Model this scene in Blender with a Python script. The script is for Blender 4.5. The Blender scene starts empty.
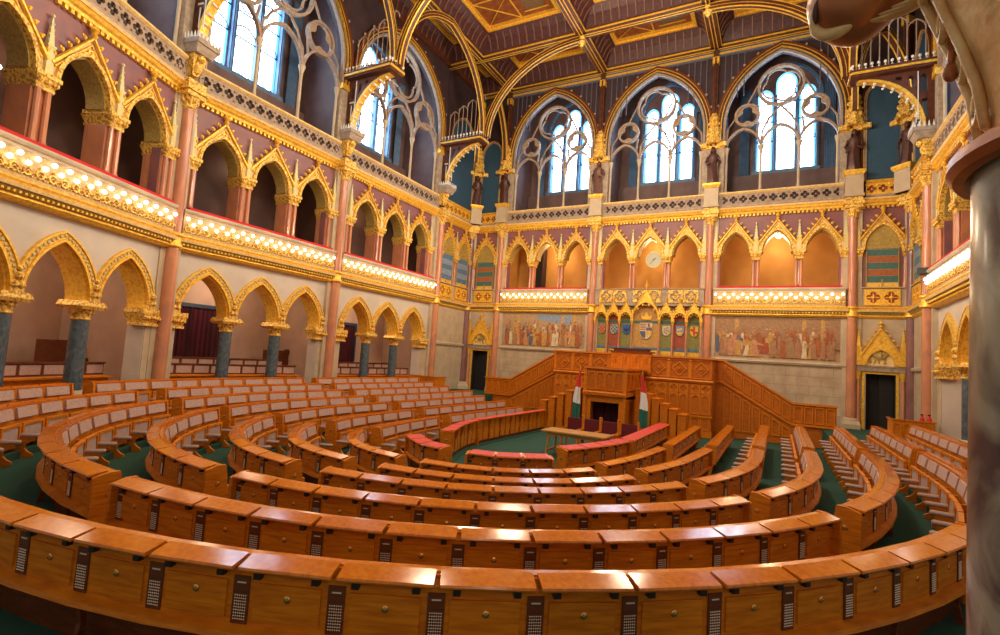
import bpy, math, random
from mathutils import Vector, Matrix
from mathutils.geometry import tessellate_polygon
random.seed(7)
PI = math.pi
COL = bpy.context.scene.collection
sin, cos = math.sin, math.cos

# ------------------------------------------------------------------ materials
MATS = {}
def mat(name, col, rough=.5, metal=0., col2=None, scale=4., stretch=(1,1,1), bump=0., bscale=30., coat=0., kind='noise', emit=None, es=1., detail=4., lo=.35, hi=.65, spec=.5, dist=0.):
    m = bpy.data.materials.new(name); m.use_nodes = True; MATS[name] = m
    nt = m.node_tree; N = nt.nodes; L = nt.links; b = N['Principled BSDF']
    b.inputs['Base Color'].default_value = (*col, 1); b.inputs['Roughness'].default_value = rough
    b.inputs['Metallic'].default_value = metal; b.inputs['Coat Weight'].default_value = coat
    b.inputs['Coat Roughness'].default_value = .12; b.inputs['Specular IOR Level'].default_value = spec
    tc = N.new('ShaderNodeTexCoord'); mp = N.new('ShaderNodeMapping'); mp.inputs['Scale'].default_value = stretch
    L.new(tc.outputs['Object'], mp.inputs['Vector'])
    if col2 is not None:
        if kind == 'noise':
            t = N.new('ShaderNodeTexNoise'); t.inputs['Scale'].default_value = scale; t.inputs['Detail'].default_value = detail; t.inputs['Distortion'].default_value = dist; out = t.outputs['Fac']
        elif kind == 'voronoi':
            t = N.new('ShaderNodeTexVoronoi'); t.inputs['Scale'].default_value = scale; out = t.outputs['Distance']
        elif kind == 'wave':
            t = N.new('ShaderNodeTexWave'); t.inputs['Scale'].default_value = scale; t.inputs['Distortion'].default_value = 2.; out = t.outputs['Fac']
        L.new(mp.outputs['Vector'], t.inputs['Vector'])
        r = N.new('ShaderNodeValToRGB'); r.color_ramp.elements[0].position = lo; r.color_ramp.elements[1].position = hi
        r.color_ramp.elements[0].color = (*col2, 1); r.color_ramp.elements[1].color = (*col, 1)
        L.new(out, r.inputs['Fac']); L.new(r.outputs['Color'], b.inputs['Base Color'])
    if bump:
        t2 = N.new('ShaderNodeTexNoise'); t2.inputs['Scale'].default_value = bscale; t2.inputs['Detail'].default_value = 3
        L.new(mp.outputs['Vector'], t2.inputs['Vector'])
        bn = N.new('ShaderNodeBump'); bn.inputs['Strength'].default_value = bump; bn.inputs['Distance'].default_value = .02
        L.new(t2.outputs['Fac'], bn.inputs['Height']); L.new(bn.outputs['Normal'], b.inputs['Normal'])
    if emit is not None:
        b.inputs['Emission Color'].default_value = (*emit, 1); b.inputs['Emission Strength'].default_value = es
    return m
def brickmat(name, c1, c2, mortar, bw=1.0, bh=.5, rough=.7, axis='XZ'):
    m = mat(name, c1, rough); nt = m.node_tree; N = nt.nodes; L = nt.links; b = N['Principled BSDF']
    tc = N.new('ShaderNodeTexCoord'); mp = N.new('ShaderNodeMapping'); mp.inputs['Rotation'].default_value = (PI/2, 0, 0)
    L.new(tc.outputs['Object'], mp.inputs['Vector'])
    br = N.new('ShaderNodeTexBrick'); br.inputs['Scale'].default_value = 1; br.inputs['Brick Width'].default_value = bw; br.inputs['Row Height'].default_value = bh
    br.inputs['Mortar Size'].default_value = .008; br.inputs['Color1'].default_value = (*c1, 1); br.inputs['Color2'].default_value = (*c2, 1); br.inputs['Mortar'].default_value = (*mortar, 1)
    L.new(mp.outputs['Vector'], br.inputs['Vector'])
    n = N.new('ShaderNodeTexNoise'); n.inputs['Scale'].default_value = 1.6; n.inputs['Detail'].default_value = 6; L.new(tc.outputs['Object'], n.inputs['Vector'])
    mx = N.new('ShaderNodeMix'); mx.data_type = 'RGBA'; mx.blend_type = 'MULTIPLY'; mx.inputs['Factor'].default_value = .55
    r = N.new('ShaderNodeValToRGB'); r.color_ramp.elements[0].color = (.6, .52, .46, 1); r.color_ramp.elements[1].color = (1, 1, 1, 1); r.color_ramp.elements[0].position = .35; r.color_ramp.elements[1].position = .6
    L.new(n.outputs['Fac'], r.inputs['Fac']); L.new(br.outputs['Color'], mx.inputs['A']); L.new(r.outputs['Color'], mx.inputs['B'])
    L.new(mx.outputs['Result'], b.inputs['Base Color']); return m

wood = mat('oak_orange', (.74,.235,.008), .45, col2=(.50,.13,.004), scale=5, stretch=(1,1,7), bump=.08, coat=0, spec=.3, lo=.3, hi=.7)
woodtop = mat('oak_lid', (.74,.22,.012), .13, col2=(.56,.14,.006), scale=4, stretch=(6,6,1), coat=.3, spec=.5, lo=.3, hi=.7)
woodpanel = mat('oak_panel', (.72,.23,.008), .38, col2=(.52,.14,.004), scale=4, stretch=(1,1,9), coat=0, spec=.35)
woodshade = mat('oak_recess_shade', (.56,.155,.007), .5, col2=(.40,.10,.005), scale=5, stretch=(1,1,7), spec=.3)  # darker oak behind the carved panels, recess shade put into the colour
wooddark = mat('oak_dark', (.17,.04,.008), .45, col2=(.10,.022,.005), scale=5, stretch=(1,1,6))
woodlight = mat('oak_table', (.62,.33,.10), .35, col2=(.5,.24,.06), scale=4, stretch=(8,1,1), coat=.3)
ceilwood = mat('ceiling_wood', (.12,.032,.012), .5, col2=(.06,.015,.008), scale=5, stretch=(1,1,1))
ceilpurple = mat('ceiling_purple', (.045,.013,.018), .5, col2=(.085,.026,.022), scale=9)
ceilorange = mat('ceiling_orange', (.26,.07,.014), .5, col2=(.15,.04,.010), scale=4)
ceildark = mat('ceiling_dark_panel', (.10,.06,.03), .5, col2=(.18,.11,.05), scale=14)
leather = mat('mauve_leather', (.52,.36,.31), .5, col2=(.42,.28,.24), scale=20, bump=.1)
redleather = mat('red_leather', (.72,.055,.045), .5, col2=(.55,.03,.03), scale=12)
redvelvet = mat('red_velvet', (.55,.012,.02), .8)
darkvelvet = mat('dark_velvet', (.13,.006,.014), .8)
curtain = mat('burgundy_curtain', (.085,.004,.012), .9, col2=(.03,.002,.006), scale=9, stretch=(1,1,.02), lo=.4, hi=.6)
black = mat('black_metal', (.012,.011,.012), .4)
chrome = mat('brass_small', (.80,.48,.16), .25, .9)
grillem = mat('grille_metal', (.80,.68,.56), .4, .2)
gold = mat('gold_leaf', (.96,.60,.075), .38, .38, col2=(.70,.34,.03), scale=11, bump=.5, bscale=34, lo=.3, hi=.6)
goldo = mat('gold_ornate', (.98,.66,.14), .42, .25, col2=(.42,.17,.015), scale=16, bump=.9, bscale=40, lo=.36, hi=.56)
goldp = mat('gold_pale', (.90,.68,.33), .5, .1, col2=(.76,.50,.17), scale=12, bump=.5, bscale=26)
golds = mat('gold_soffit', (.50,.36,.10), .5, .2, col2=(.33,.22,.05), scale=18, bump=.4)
celadon = mat('celadon_gilt', (.62,.63,.38), .5, .1, col2=(.75,.58,.2), scale=8, bump=.2)
pink = mat('pink_marble', (.62,.25,.115), .25, col2=(.45,.19,.12), scale=2.2, stretch=(1,1,.5), dist=1.2, coat=.3)
pinkd = mat('plum_marble', (.27,.12,.11), .25, col2=(.18,.085,.09), scale=2.4, stretch=(1,1,.5), dist=1., coat=.3)
purple = mat('purple_marble', (.27,.10,.095), .45, col2=(.20,.085,.10), scale=2.5)
bluemarble = mat('blue_grey_marble', (.105,.15,.18), .25, col2=(.05,.075,.10), scale=3, dist=1.6, coat=.4, bump=.05)
nearmarble = mat('mottled_grey_marble', (.25,.25,.20), .28, col2=(.04,.038,.05), scale=7, dist=1.2, coat=.2, lo=.43, hi=.60, detail=8)
stone = mat('pale_stone', (.56,.45,.31), .6, col2=(.45,.35,.24), scale=2)
stoneb = brickmat('ashlar_stone', (.55,.43,.29), (.49,.38,.26), (.30,.22,.15), .95, .42)
stoneg = mat('grey_stone', (.44,.35,.27), .65, col2=(.30,.23,.17), scale=6, bump=.3)
traceryst = mat('tracery_stone', (.40,.29,.205), .6, col2=(.29,.20,.15), scale=7, bump=.2)
plaster = mat('pink_plaster', (.60,.40,.28), .7, col2=(.5,.33,.24), scale=1.2)
plasteru = mat('pale_plaster_wall', (.62,.55,.47), .55, col2=(.54,.47,.40), scale=1.1)
orangeplaster = mat('ochre_plaster', (.60,.30,.06), .7, col2=(.50,.24,.045), scale=1.)
brownpl = mat('brown_wall', (.13,.06,.042), .6, col2=(.10,.045,.035), scale=1.4)
recess = mat('recess_plaster', (.17,.10,.095), .6, col2=(.13,.075,.075), scale=2)
mauvepl = mat('mauve_recess', (.052,.026,.030), .6, col2=(.035,.018,.022), scale=2)
bluepl = mat('blue_painted_wall', (.03,.085,.15), .6, col2=(.024,.07,.125), scale=12)
darkvoid = mat('dark_doorway', (.012,.008,.008), .8)
carpet = mat('green_carpet', (.040,.098,.074), .95, col2=(.030,.078,.058), scale=60, bump=.2, bscale=200, spec=.1)
bulbm = mat('lit_bulb', (1,1,1), .3, emit=(1,.95,.90), es=2.2)
bulbm.cycles.emission_sampling = 'NONE'
glassm = mat('daylit_glass', (.7,.85,1), .3, emit=(.62,.83,1.), es=6.)
glassb = mat('blue_halo_glass', (.05,.25,.5), .3, emit=(.08,.40,1.), es=2.); glassb.cycles.emission_sampling = 'NONE'  # blue border glass; its glow also imitates the halo of the bright panes
leadm = mat('lead_bars', (.03,.05,.09), .4)
bluestone = mat('blue_grey_reveal', (.11,.20,.34), .5, col2=(.08,.15,.27), scale=4)
bronze = mat('warm_bronze', (.55,.21,.07), .36, .3, col2=(.36,.11,.04), scale=9, bump=.15, bscale=16)
bronzeg = mat('gilt_bronze', (.90,.64,.32), .45, .1, col2=(.74,.44,.18), scale=14, bump=.5, bscale=22)
statuem = mat('statue_brown', (.12,.045,.030), .4, .2, col2=(.07,.03,.028), scale=9)
statuep = mat('statue_plum', (.10,.045,.050), .4, .1, col2=(.2,.08,.04), scale=7)
white = mat('white', (.75,.72,.66), .5); flagred = mat('flag_red', (.6,.02,.025), .7); flagwhite = mat('flag_white', (.75,.74,.76), .7); flaggreen = mat('flag_green', (.012,.13,.10), .7)
clockface = mat('clock_face', (.55,.56,.42), .5)
PAL = {}
for k, c in dict(teal=(.07,.17,.15), rust=(.42,.13,.035), olive=(.28,.26,.06), brick=(.40,.085,.035), cobalt=(.03,.13,.42), navy=(.02,.03,.08), blue=(.10,.21,.34), cream=(.72,.58,.38), ochre=(.6,.33,.08), slate=(.12,.13,.20), flesh=(.42,.21,.10), earth=(.40,.22,.11), green=(.05,.25,.12), grey=(.45,.45,.45), yellow=(.8,.5,.05), sand=(.48,.31,.17), red=(.55,.06,.03), peach=(.6,.27,.13), sky=(.26,.33,.45)).items():
    PAL[k] = mat('paint_' + k, c, .6, col2=tuple(x*.72 for x in c), scale=9)

# ------------------------------------------------------------------ mesh helper
class MB:
    def __init__(s): s.v, s.f, s.m, s.mi = [], [], [], 0
    def add(s, vs, fs):
        o = len(s.v); s.v += [tuple(p) for p in vs]; s.f += [tuple(i + o for i in f) for f in fs]; s.m += [s.mi] * len(fs); return s
    def use(s, i): s.mi = i; return s
    def box(s, x0, x1, y0, y1, z0, z1):
        return s.add([(x0,y0,z0),(x1,y0,z0),(x1,y1,z0),(x0,y1,z0),(x0,y0,z1),(x1,y0,z1),(x1,y1,z1),(x0,y1,z1)],
                     [(0,3,2,1),(4,5,6,7),(0,1,5,4),(1,2,6,5),(2,3,7,6),(3,0,4,7)])
    def frust(s, cx, cy, a0, b0, z0, a1, b1, z1):
        return s.add([(cx-a0,cy-b0,z0),(cx+a0,cy-b0,z0),(cx+a0,cy+b0,z0),(cx-a0,cy+b0,z0),(cx-a1,cy-b1,z1),(cx+a1,cy-b1,z1),(cx+a1,cy+b1,z1),(cx-a1,cy+b1,z1)],
                     [(0,3,2,1),(4,5,6,7),(0,1,5,4),(1,2,6,5),(2,3,7,6),(3,0,4,7)])
    def plate(s, outer, holes, y0, y1):      # (x,z) loops extruded between y0 (front) and y1
        loops = [outer] + list(holes); flat = [p for l in loops for p in l]; n = len(flat)
        tris = tessellate_polygon([[Vector((p[0], p[1], 0)) for p in l] for l in loops])
        vs = [(p[0], y0, p[1]) for p in flat] + [(p[0], y1, p[1]) for p in flat]; fs = []
        for t in tris:
            a, b, c = [flat[i] for i in t]; ar = (b[0]-a[0])*(c[1]-a[1]) - (b[1]-a[1])*(c[0]-a[0])
            t = tuple(t) if ar > 0 else tuple(reversed(t))
            fs.append(t); fs.append(tuple(i + n for i in reversed(t)))
        o = 0
        for k, l in enumerate(loops):
            m = len(l); ar = sum(l[i][0]*l[(i+1)%m][1] - l[(i+1)%m][0]*l[i][1] for i in range(m)); ccw = ar > 0
            if k: ccw = not ccw
            for i in range(m):
                j = (i+1) % m; q = (o+i, o+i+n, o+j+n, o+j) if ccw else (o+j, o+j+n, o+i+n, o+i)
                fs.append(q[::-1])
            o += m
        return s.add(vs, fs)
    def prism(s, pts, y0, y1): return s.plate(pts, [], y0, y1)
    def band(s, a, b, y0, y1, closed=False):   # strip between two (x,z) polylines, extruded in y
        n = len(a); vs = [(p[0],y0,p[1]) for p in a] + [(p[0],y0,p[1]) for p in b] + [(p[0],y1,p[1]) for p in a] + [(p[0],y1,p[1]) for p in b]; fs = []
        for i in range(n if closed else n-1):
            j = (i+1) % n; fs += [(i,j,n+j,n+i), (2*n+i,3*n+i,3*n+j,2*n+j), (i,2*n+i,2*n+j,j), (n+i,n+j,3*n+j,3*n+i)]
        if not closed: fs += [(0,n,3*n,2*n), (n-1,3*n-1,4*n-1,2*n-1)]
        return s.add(vs, fs)
    def bandz(s, a, b, z0, z1):                # strip between two (x,y) polylines, extruded in z
        n = len(a); vs = [(*p,z1) for p in a] + [(*p,z1) for p in b] + [(*p,z0) for p in a] + [(*p,z0) for p in b]; fs = []
        for i in range(n-1):
            j = i+1; fs += [(i,j,n+j,n+i), (2*n+i,3*n+i,3*n+j,2*n+j), (i,2*n+i,2*n+j,j), (n+i,n+j,3*n+j,3*n+i)]
        fs += [(0,n,3*n,2*n), (n-1,3*n-1,4*n-1,2*n-1)]
        return s.add(vs, fs)
    def ring(s, cx, cz, r0, r1, y0, y1, n=16):
        return s.band([(cx+r0*cos(2*PI*i/n), cz+r0*sin(2*PI*i/n)) for i in range(n)], [(cx+r1*cos(2*PI*i/n), cz+r1*sin(2*PI*i/n)) for i in range(n)], y0, y1, True)
    def lathe(s, prof, cx=0, cy=0, n=12, sx=1, sy=1, rot=0):
        vs, fs = [], []
        for r, z in prof:
            for i in range(n):
                a = 2*PI*i/n + rot; vs.append((cx + sx*r*cos(a), cy + sy*r*sin(a), z))
        for k in range(len(prof)-1):
            for i in range(n):
                j = (i+1) % n; fs.append((k*n+i, k*n+j, (k+1)*n+j, (k+1)*n+i))
        fs.append(tuple(reversed(range(n)))); fs.append(tuple(range((len(prof)-1)*n, len(prof)*n)))
        return s.add(vs, fs)
    def tube(s, path, r, n=6, closed=False, sq=1.):
        P = [Vector(p) for p in path]; rs = r if isinstance(r, (list, tuple)) else [r]*len(P); vs, fs = [], []; m = len(P)
        for i, p in enumerate(P):
            a = P[(i-1) % m] if (i or closed) else P[0]; b = P[(i+1) % m] if (i < m-1 or closed) else P[-1]
            t = (b-a).normalized(); up = Vector((0,0,1)) if abs(t.z) < .95 else Vector((0,1,0))
            u = t.cross(up).normalized(); w = u.cross(t).normalized()
            for k in range(n):
                g = 2*PI*(k+.5)/n; vs.append(p + u*(rs[i]*cos(g)) + w*(rs[i]*sin(g)*sq))
        for i in range(m if closed else m-1):
            j = (i+1) % m
            for k in range(n):
                l = (k+1) % n; fs.append((i*n+k, i*n+l, j*n+l, j*n+k))
        if not closed: fs.append(tuple(reversed(range(n)))); fs.append(tuple(range((m-1)*n, m*n)))
        return s.add(vs, fs)
    def ball(s, c, r, n=8, sz=1., sx=1., sy=1., rings=5):
        prof = [(max(1e-4, r*sin(PI*k/rings)), -r*cos(PI*k/rings)) for k in range(rings+1)]
        o = len(s.v); s.lathe(prof, 0, 0, n); s.v[o:] = [(c[0]+v[0]*sx, c[1]+v[1]*sy, c[2]+v[2]*sz) for v in s.v[o:]]; return s
    def sect(s, prof, secs):                   # sweep a closed profile through sections: secs = list of functions profpoint -> xyz
        n = len(prof); vs = []; fs = []
        for g in secs: vs += [g(p) for p in prof]
        for i in range(len(secs)-1):
            for k in range(n):
                l = (k+1) % n; fs.append((i*n+k, (i+1)*n+k, (i+1)*n+l, i*n+l))
        fs.append(tuple(range(n))); fs.append(tuple(reversed(range((len(secs)-1)*n, len(secs)*n))))
        return s.add(vs, fs)
    def mould(s, prof, x0, x1):                # (y,z) profile run along x
        return s.sect(prof, [lambda p: (x0, p[0], p[1]), lambda p: (x1, p[0], p[1])])
    def mesh(s, name, mats, smooth=False):
        me = bpy.data.meshes.new(name); me.from_pydata(s.v, [], s.f)
        for m in (mats if isinstance(mats, (list, tuple)) else [mats]): me.materials.append(m)
        me.polygons.foreach_set('material_index', s.m)
        if smooth: me.shade_smooth()
        if smooth is True: me.set_sharp_from_angle(angle=.7)
        me.update(); return me
    def build(s, name, mats, parent=None, smooth=False, loc=None, rz=0.):
        o = bpy.data.objects.new(name, s.mesh(name, mats, smooth)); COL.objects.link(o)
        if parent: o.parent = parent
        if loc: o.location = loc
        if rz: o.rotation_euler.z = rz
        return o

def soft(o, n=2):
    m = o.modifiers.new('subdivision', 'SUBSURF'); m.levels = n; m.render_levels = n; return o
def tag(o, label, cat, group=None):
    o['label'] = label; o['category'] = cat
    if group: o['group'] = group
    return o
def thing(name, label, cat, loc=(0,0,0), rz=0., group=None):
    o = bpy.data.objects.new(name, None); COL.objects.link(o); o.location = loc; o.rotation_euler.z = rz; o.empty_display_size = .2
    return tag(o, label, cat, group)
def struct(o): o['kind'] = 'structure'; return o
def kids(o): return [c for c in bpy.data.objects if c.parent is o]
KID = {}
def dup(root, loc, rz, label=None, sx=None):
    if root.name not in KID:
        KID[root.name] = [(c, kids(c)) for c in kids(root)]
    r = root.copy(); COL.objects.link(r); r.location = loc; r.rotation_euler = (0,0,rz)
    if label: r['label'] = label
    if sx: r.scale = sx
    for c, gs in KID[root.name]:
        d = c.copy(); COL.objects.link(d); d.parent = r
        for g in gs:
            e = g.copy(); COL.objects.link(e); e.parent = d
    return r
def inst(mesh, name, parent, loc, rz=0., rx=0.):
    o = bpy.data.objects.new(name, mesh); COL.objects.link(o); o.parent = parent; o.location = loc; o.rotation_euler = (rx,0,rz); return o

def arc_pts(a, z0, rise, cx=0., n=8):          # pointed arch curve from (cx-a,z0) over apex to (cx+a,z0)
    if rise < a*1.001: rise = a*1.001
    r = (a*a + rise*rise) / (2*a); c = r - a   # left arc is centred at x=+c
    th = math.asin(min(1, rise/r)); L = []
    for i in range(n+1):
        t = th*i/n; L.append((cx + c - r*cos(t), z0 + r*sin(t)))
    return L + [(2*cx - p[0], p[1]) for p in reversed(L[:-1])]
def opening(a, z0, zs, rise, cx=0., n=8):      # closed loop of an arched opening with a flat foot
    return [(cx-a, z0)] + arc_pts(a, zs, rise, cx, n) + [(cx+a, z0)]
def circ(cx, cz, r, n=16): return [(cx + r*cos(2*PI*i/n), cz + r*sin(2*PI*i/n)) for i in range(n)]
def rect(x0, x1, z0, z1): return [(x0,z0),(x1,z0),(x1,z1),(x0,z1)]
def foil(cx, cz, r, k=4, n=6):                 # k-lobed loop
    L = []
    for j in range(k):
        a = 2*PI*j/k + PI/2
        for i in range(n):
            b = a + (i/(n-1) - .5)*PI*1.25; L.append((cx + r*.52*cos(a) + r*.48*cos(b), cz + r*.52*sin(a) + r*.48*sin(b)))
    return L
# ================================================================== benches and floor
LID = [1.60, 1.46, 1.33, 1.20, 1.08, .955, .83, .80]
FL = [z - .78 for z in LID] + [0.0]; FL[7] = 0.02
SUP = {0:(10.25,12.0,12.65,2.15), 1:(9.194,10.954,12.651,2.151), 2:(8.17,10.15,13.138,2.199), 3:(7.052,8.266,12.563,2.111), 4:(5.98,7.444,13.04,2.129), 5:(4.8,6.285,13.126,2.363), 6:(3.65,4.292,12.439,2.272)}
def sup(i, x0, x1, y1=None, n=60):
    a, b, yc, e = SUP[i]; t0 = math.asin((x0/a)**(e/2)); t1 = math.asin(min(1,(x1/a))**(e/2)); L = []
    for k in range(n+1):
        t = t0 + (t1-t0)*k/n; L.append((a*sin(t)**(2/e), yc - b*max(0,cos(t))**(2/e)))
    if y1 and y1 > L[-1][1]: L.append((L[-1][0], y1))
    return L
def catmull(P, n=10):
    Q = [(2*P[0][0]-P[1][0], 2*P[0][1]-P[1][1])] + P + [(2*P[-1][0]-P[-2][0], 2*P[-1][1]-P[-2][1])]; L = []
    for i in range(1, len(Q)-2):
        for k in range(n):
            t = k/n; L.append(tuple(.5*(2*Q[i][c] + (Q[i+1][c]-Q[i-1][c])*t + (2*Q[i-1][c]-5*Q[i][c]+4*Q[i+1][c]-Q[i+2][c])*t*t + (3*Q[i][c]-Q[i-1][c]-3*Q[i+1][c]+Q[i+2][c])*t**3) for c in (0,1)))
    return L + [P[-1]]
XE = {1:8.15, 2:6.9, 3:5.95, 4:5.02, 5:4.09, 6:3.15}
X0S = {1:.05,2:.13,3:.23,4:.40,5:.42,6:.33}
NR = {1:16,2:13,3:11,4:9,5:7,6:5}
XS = {0:9.1, 1:8.52, 2:7.18, 3:6.2, 4:5.26}
S3X = {0:10.22, 1:9.2, 2:8.17, 3:7.06, 4:5.98, 5:4.87, 6:3.78, 7:2.7}
S3Y = {0:20.8, 1:20.7, 2:20.5, 3:20.9, 4:21., 5:21., 6:20.6, 7:20.5}
ROW = {}
for i in range(8):
    if i == 7:
        s1 = catmull([(.38,9.72),(1.0,9.85),(1.5,10.18),(2.0,10.6)]); s2 = catmull([(1.86,11.95),(2.25,12.95),(2.52,13.9),(2.66,14.75)])
    elif i == 6: s1 = sup(6,.33,XE[6]); s2 = catmull([(3.2,10.7),(3.52,12.1),(3.74,14.1)])
    elif i == 5: s1 = sup(5,.42,XE[5]); s2 = catmull([(4.17,10.03),(4.6,11.7),(4.85,14.15)])
    elif i == 0: s1 = sup(0,4.6,8.8); s2 = sup(0, XS[0], SUP[0][0], 14.25)
    else: s1 = sup(i,X0S[i],XE[i]); s2 = sup(i, XS[i], SUP[i][0], 14.25)
    s3 = [(S3X[i], 14.9), (S3X[i], S3Y[i])]
    ROW[i] = (s1, s2, s3)

def resample(L, step=None, n=None):
    d = [0]
    for a, b in zip(L, L[1:]): d.append(d[-1] + math.dist(a, b))
    n = n or max(1, round(d[-1]/step)); out = []; k = 0
    for i in range(n+1):
        t = d[-1]*i/n
        while k < len(d)-2 and d[k+1] < t: k += 1
        u = (t-d[k])/max(1e-9, d[k+1]-d[k]); out.append((L[k][0]+(L[k+1][0]-L[k][0])*u, L[k][1]+(L[k+1][1]-L[k][1])*u))
    return out
def normals(P, side):                          # outward = away from the well
    N = []
    for i in range(len(P)):
        a = P[max(0,i-1)]; b = P[min(len(P)-1,i+1)]; tx, ty = b[0]-a[0], b[1]-a[1]; l = math.hypot(tx,ty); N.append((ty/l*side, -tx/l*side))
    return N

# ---- tiered green floor
def fullrow(i):
    s1, s2, s3 = ROW[i]; L = (([(0.0, s1[0][1])] + s1) if i else [p for p in sup(0, 0.02, 9.2)]) + s2 + s3
    L = L[:-1] + [(s3[-1][0], 21.35)]; P = resample(L, n=80); N = normals(P, 1)
    N = [(n if 0 < k else (0,-1)) for k, n in enumerate(N)]
    return [(max(0,p[0]-n[0]*.45), p[1]-n[1]*.45) for p, n in zip(P, N)]
EDGE = [fullrow(i) for i in range(8)]
for i in range(7, -1, -1):
    inner = EDGE[i]
    outer = EDGE[i-1] if i else [(p[0]*1.04 + 1.1*(p[0]/10.3), p[1] - 3.2*max(0, 1-p[1]/12)) for p in EDGE[0]]
    mb = MB()
    for s in (1, -1):
        mb.bandz([(s*x, y) for x, y in inner], [(s*x, y) for x, y in outer], -.3, FL[i])
    struct(mb.build('floor', carpet))
mb = MB(); mb.box(-14.5, 14.5, -3, 30.5, -.5, -.02).box(-3.2, 3.2, 9.6, 24.6, -.1, 0)
struct(mb.build('floor', carpet))
mb = MB(); mb.box(7.9, 14.3, 21.35, 28.2, -.1, .8).box(-14.3, -7.9, 21.35, 28.2, -.1, .8)
struct(mb.build('floor', carpet))

# ---- shared small parts of a bench
lockm = MB().lathe([(.024,0),(.024,.008),(.014,.012),(.013,.02),(.002,.022)], n=10); lockm.v = [(x, z, y) for x, y, z in lockm.v]; LOCK = lockm.mesh('lock', chrome, True)
hm = MB().box(-.024,.024,-.03,.014,-.036,.016); HINGE = hm.mesh('hinge', black)
gm = MB().use(0).box(-.055,.055,0,.010,-.15,.15).use(1)
for a in range(6):
    for b in range(9): gm.ball((-.036+.0144*a, .012, -.12+.0185*b), .0068, 4, rings=2)
gm.box(-.03,.03,.010,.013,.105,.114)
GRILLE = gm.mesh('speaker_grille', [wooddark, grillem])
LOCKM_BACK = LOCK
am = MB()                                      # armrest, local x along the row, -y towards the well
am.box(-.03,.03,-.36,0,.30,.37).box(-.035,.035,-.06,0,.0,.60)
am.prism([(0,0),(.30,0),(.34,.03),(.34,.07),(.27,.11),(.21,.17),(.22,.24),(.30,.29),(.37,.33),(.37,.37),(0,.37)], -.028, .028)
o = len(am.v) - 22
am.v[o:] = [(y, -x, z) for x, y, z in am.v[o:]]
ARM = am.mesh('armrest', wood)
rl = MB(); rl.tube([(0,.0,0),(0,-.02,0),(0,-.36,0),(0,-.38,-.005)], [.028,.042,.042,.024], 8); ROLL = rl.mesh('arm_pad', leather, True)
rs = MB().lathe([(.034,0),(.034,.004),(.022,.007),(.014,.010)], n=12); rs.v = [(z, x, y) for x, y, z in rs.v]; ROSETTE = rs.mesh('rosette', chrome, True)

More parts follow.
